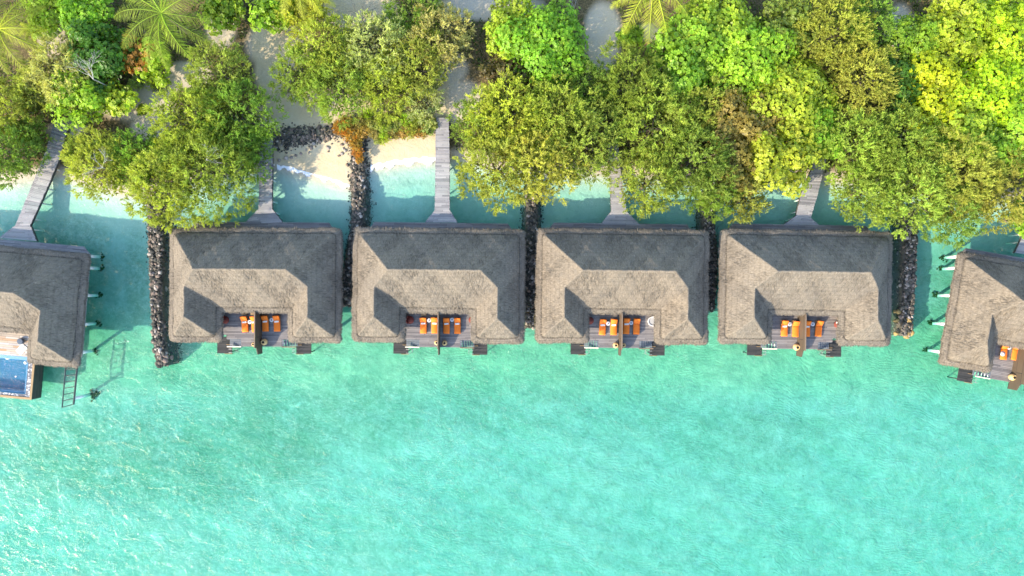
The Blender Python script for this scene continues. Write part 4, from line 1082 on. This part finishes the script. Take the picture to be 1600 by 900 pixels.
palm(-2,45,6.5,5.4,'coconut palm cut by the left edge with one small young palm beside it',12,1)
palm(252,20,6.8,6.3,'coconut palm near the top left beside the orange tinged tree',12,2,(.24,.32,.03))
palm(1022,-28,7.0,6.2,'coconut palm hanging down from the top edge right of the blue grey sand gap',13,3,(.42,.46,.04))
palm(50,45,3.2,1.9,'small young palm just right of the leftmost palm',9,4)
palm(470,-35,6.5,4.5,'coconut palm whose frond tips just reach the top edge above the upper clearing',13,6)
# bare branches
def bare(px,py,R,label,mat,seed,z=4.5,a0=0,spread=2.2,name='bare_branch'):
    rr=random.Random(seed); b=MB()
    def grow(p,a,l,w,dep):
        q=p+Vector((math.cos(a)*l,math.sin(a)*l,rr.uniform(-.05,.35)*l)); m=(p+q)/2+Vector((rr.uniform(-.1,.1),rr.uniform(-.1,.1),0))*l
        b.tube([p,m,q],[w,w*.85,w*.65],5)
        if dep: 
            for k in range(rr.choice((2,3))): grow(q if k else m,a+rr.uniform(-.75,.75),l*rr.uniform(.55,.8),w*.62,dep-1)
    for k in range(4): grow(Vector((0,0,0)),a0+rr.uniform(-spread/2,spread/2),R*.42,.028,3)
    b.tube([(0,0,-z+.3),(.1,0,-1),(0,0,0)],[.09,.06,.045],7)
    tag(obj(name,b.mesh(name,mat),None,P(px,py,z-(.7 if mat is PALE else 0))),label,'bare branch','bare branches among the crowns')
bare(146,124,3.2,'bleached white bare branches between the two upper left broadleaf trees',PALE,1,6.6,2.2,1.6)
bare(160,262,2.4,'bleached twigs showing on top of the round olive tree by the slanting boardwalk',PALE,2,7.0,2.0,3.0)
bare(322,250,2.2,'pale dead twigs on top of the large olive tree over the roof corner',PALE,3,8.0,1.5,3.5)
bare(566,32,3.0,'dark bare twigs over the sand gap at the top edge',DARKW,4,3.5,1.7,2.2)
bare(695,112,2.4,'dark bare twigs over the sandy patch left of the dark brownish tree',DARKW,5,3.0,1.2,2.0)
bare(325,62,2.4,'grey fallen bare branch on the sand below the second palm',PALE,6,1.3,.3,1.6)
bare(900,22,2.4,'pale bare branches at the top edge beside the blue grey sand gap',PALE,8,3.5,2.4,1.8)

# ------------------------------------------------------------------ camera, light, world
cam=bpy.data.cameras.new('camera'); co=bpy.data.objects.new('camera',cam); COL.objects.link(co); co.location=(0,0,CH); co.rotation_euler=(0,0,0)
cam.sensor_width=36; cam.lens=36*CH/128; cam.clip_end=12000; cam.clip_start=.5; scene.camera=co
EL=31.0; AZ=math.atan2(-.57,-.82)  # direction towards the sun in plan
sd=Vector((math.cos(AZ)*math.cos(math.radians(EL)),math.sin(AZ)*math.cos(math.radians(EL)),math.sin(math.radians(EL))))
sl=bpy.data.lights.new('sun','SUN'); sl.energy=2.08; sl.angle=math.radians(.6); sl.color=(1,.86,.655)
so=bpy.data.objects.new('sun',sl); COL.objects.link(so); so.rotation_euler=sd.to_track_quat('Z','Y').to_euler()
w=bpy.data.worlds.new('World'); scene.world=w; w.use_nodes=True; nt=w.node_tree
bg=nt.nodes['Background']; sky=nt.nodes.new('ShaderNodeTexSky'); sky.sky_type='NISHITA'; sky.sun_disc=False
sky.sun_elevation=math.radians(EL); sky.sun_rotation=math.atan2(sd.x,sd.y); sky.air_density=1; sky.dust_density=1.0
nt.links.new(sky.outputs[0],bg.inputs[0]); bg.inputs[1].default_value=.15
vs=scene.view_settings; vs.view_transform='Standard'; vs.look='None'; vs.gamma=1; vs.use_curve_mapping=False; vs.exposure=2.1
scene.display_settings.display_device='sRGB'
cy=scene.cycles; cy.max_bounces=8; cy.transparent_max_bounces=12; cy.diffuse_bounces=3; cy.glossy_bounces=2; cy.sample_clamp_indirect=6; cy.sample_clamp_direct=0
cy.use_denoising=True
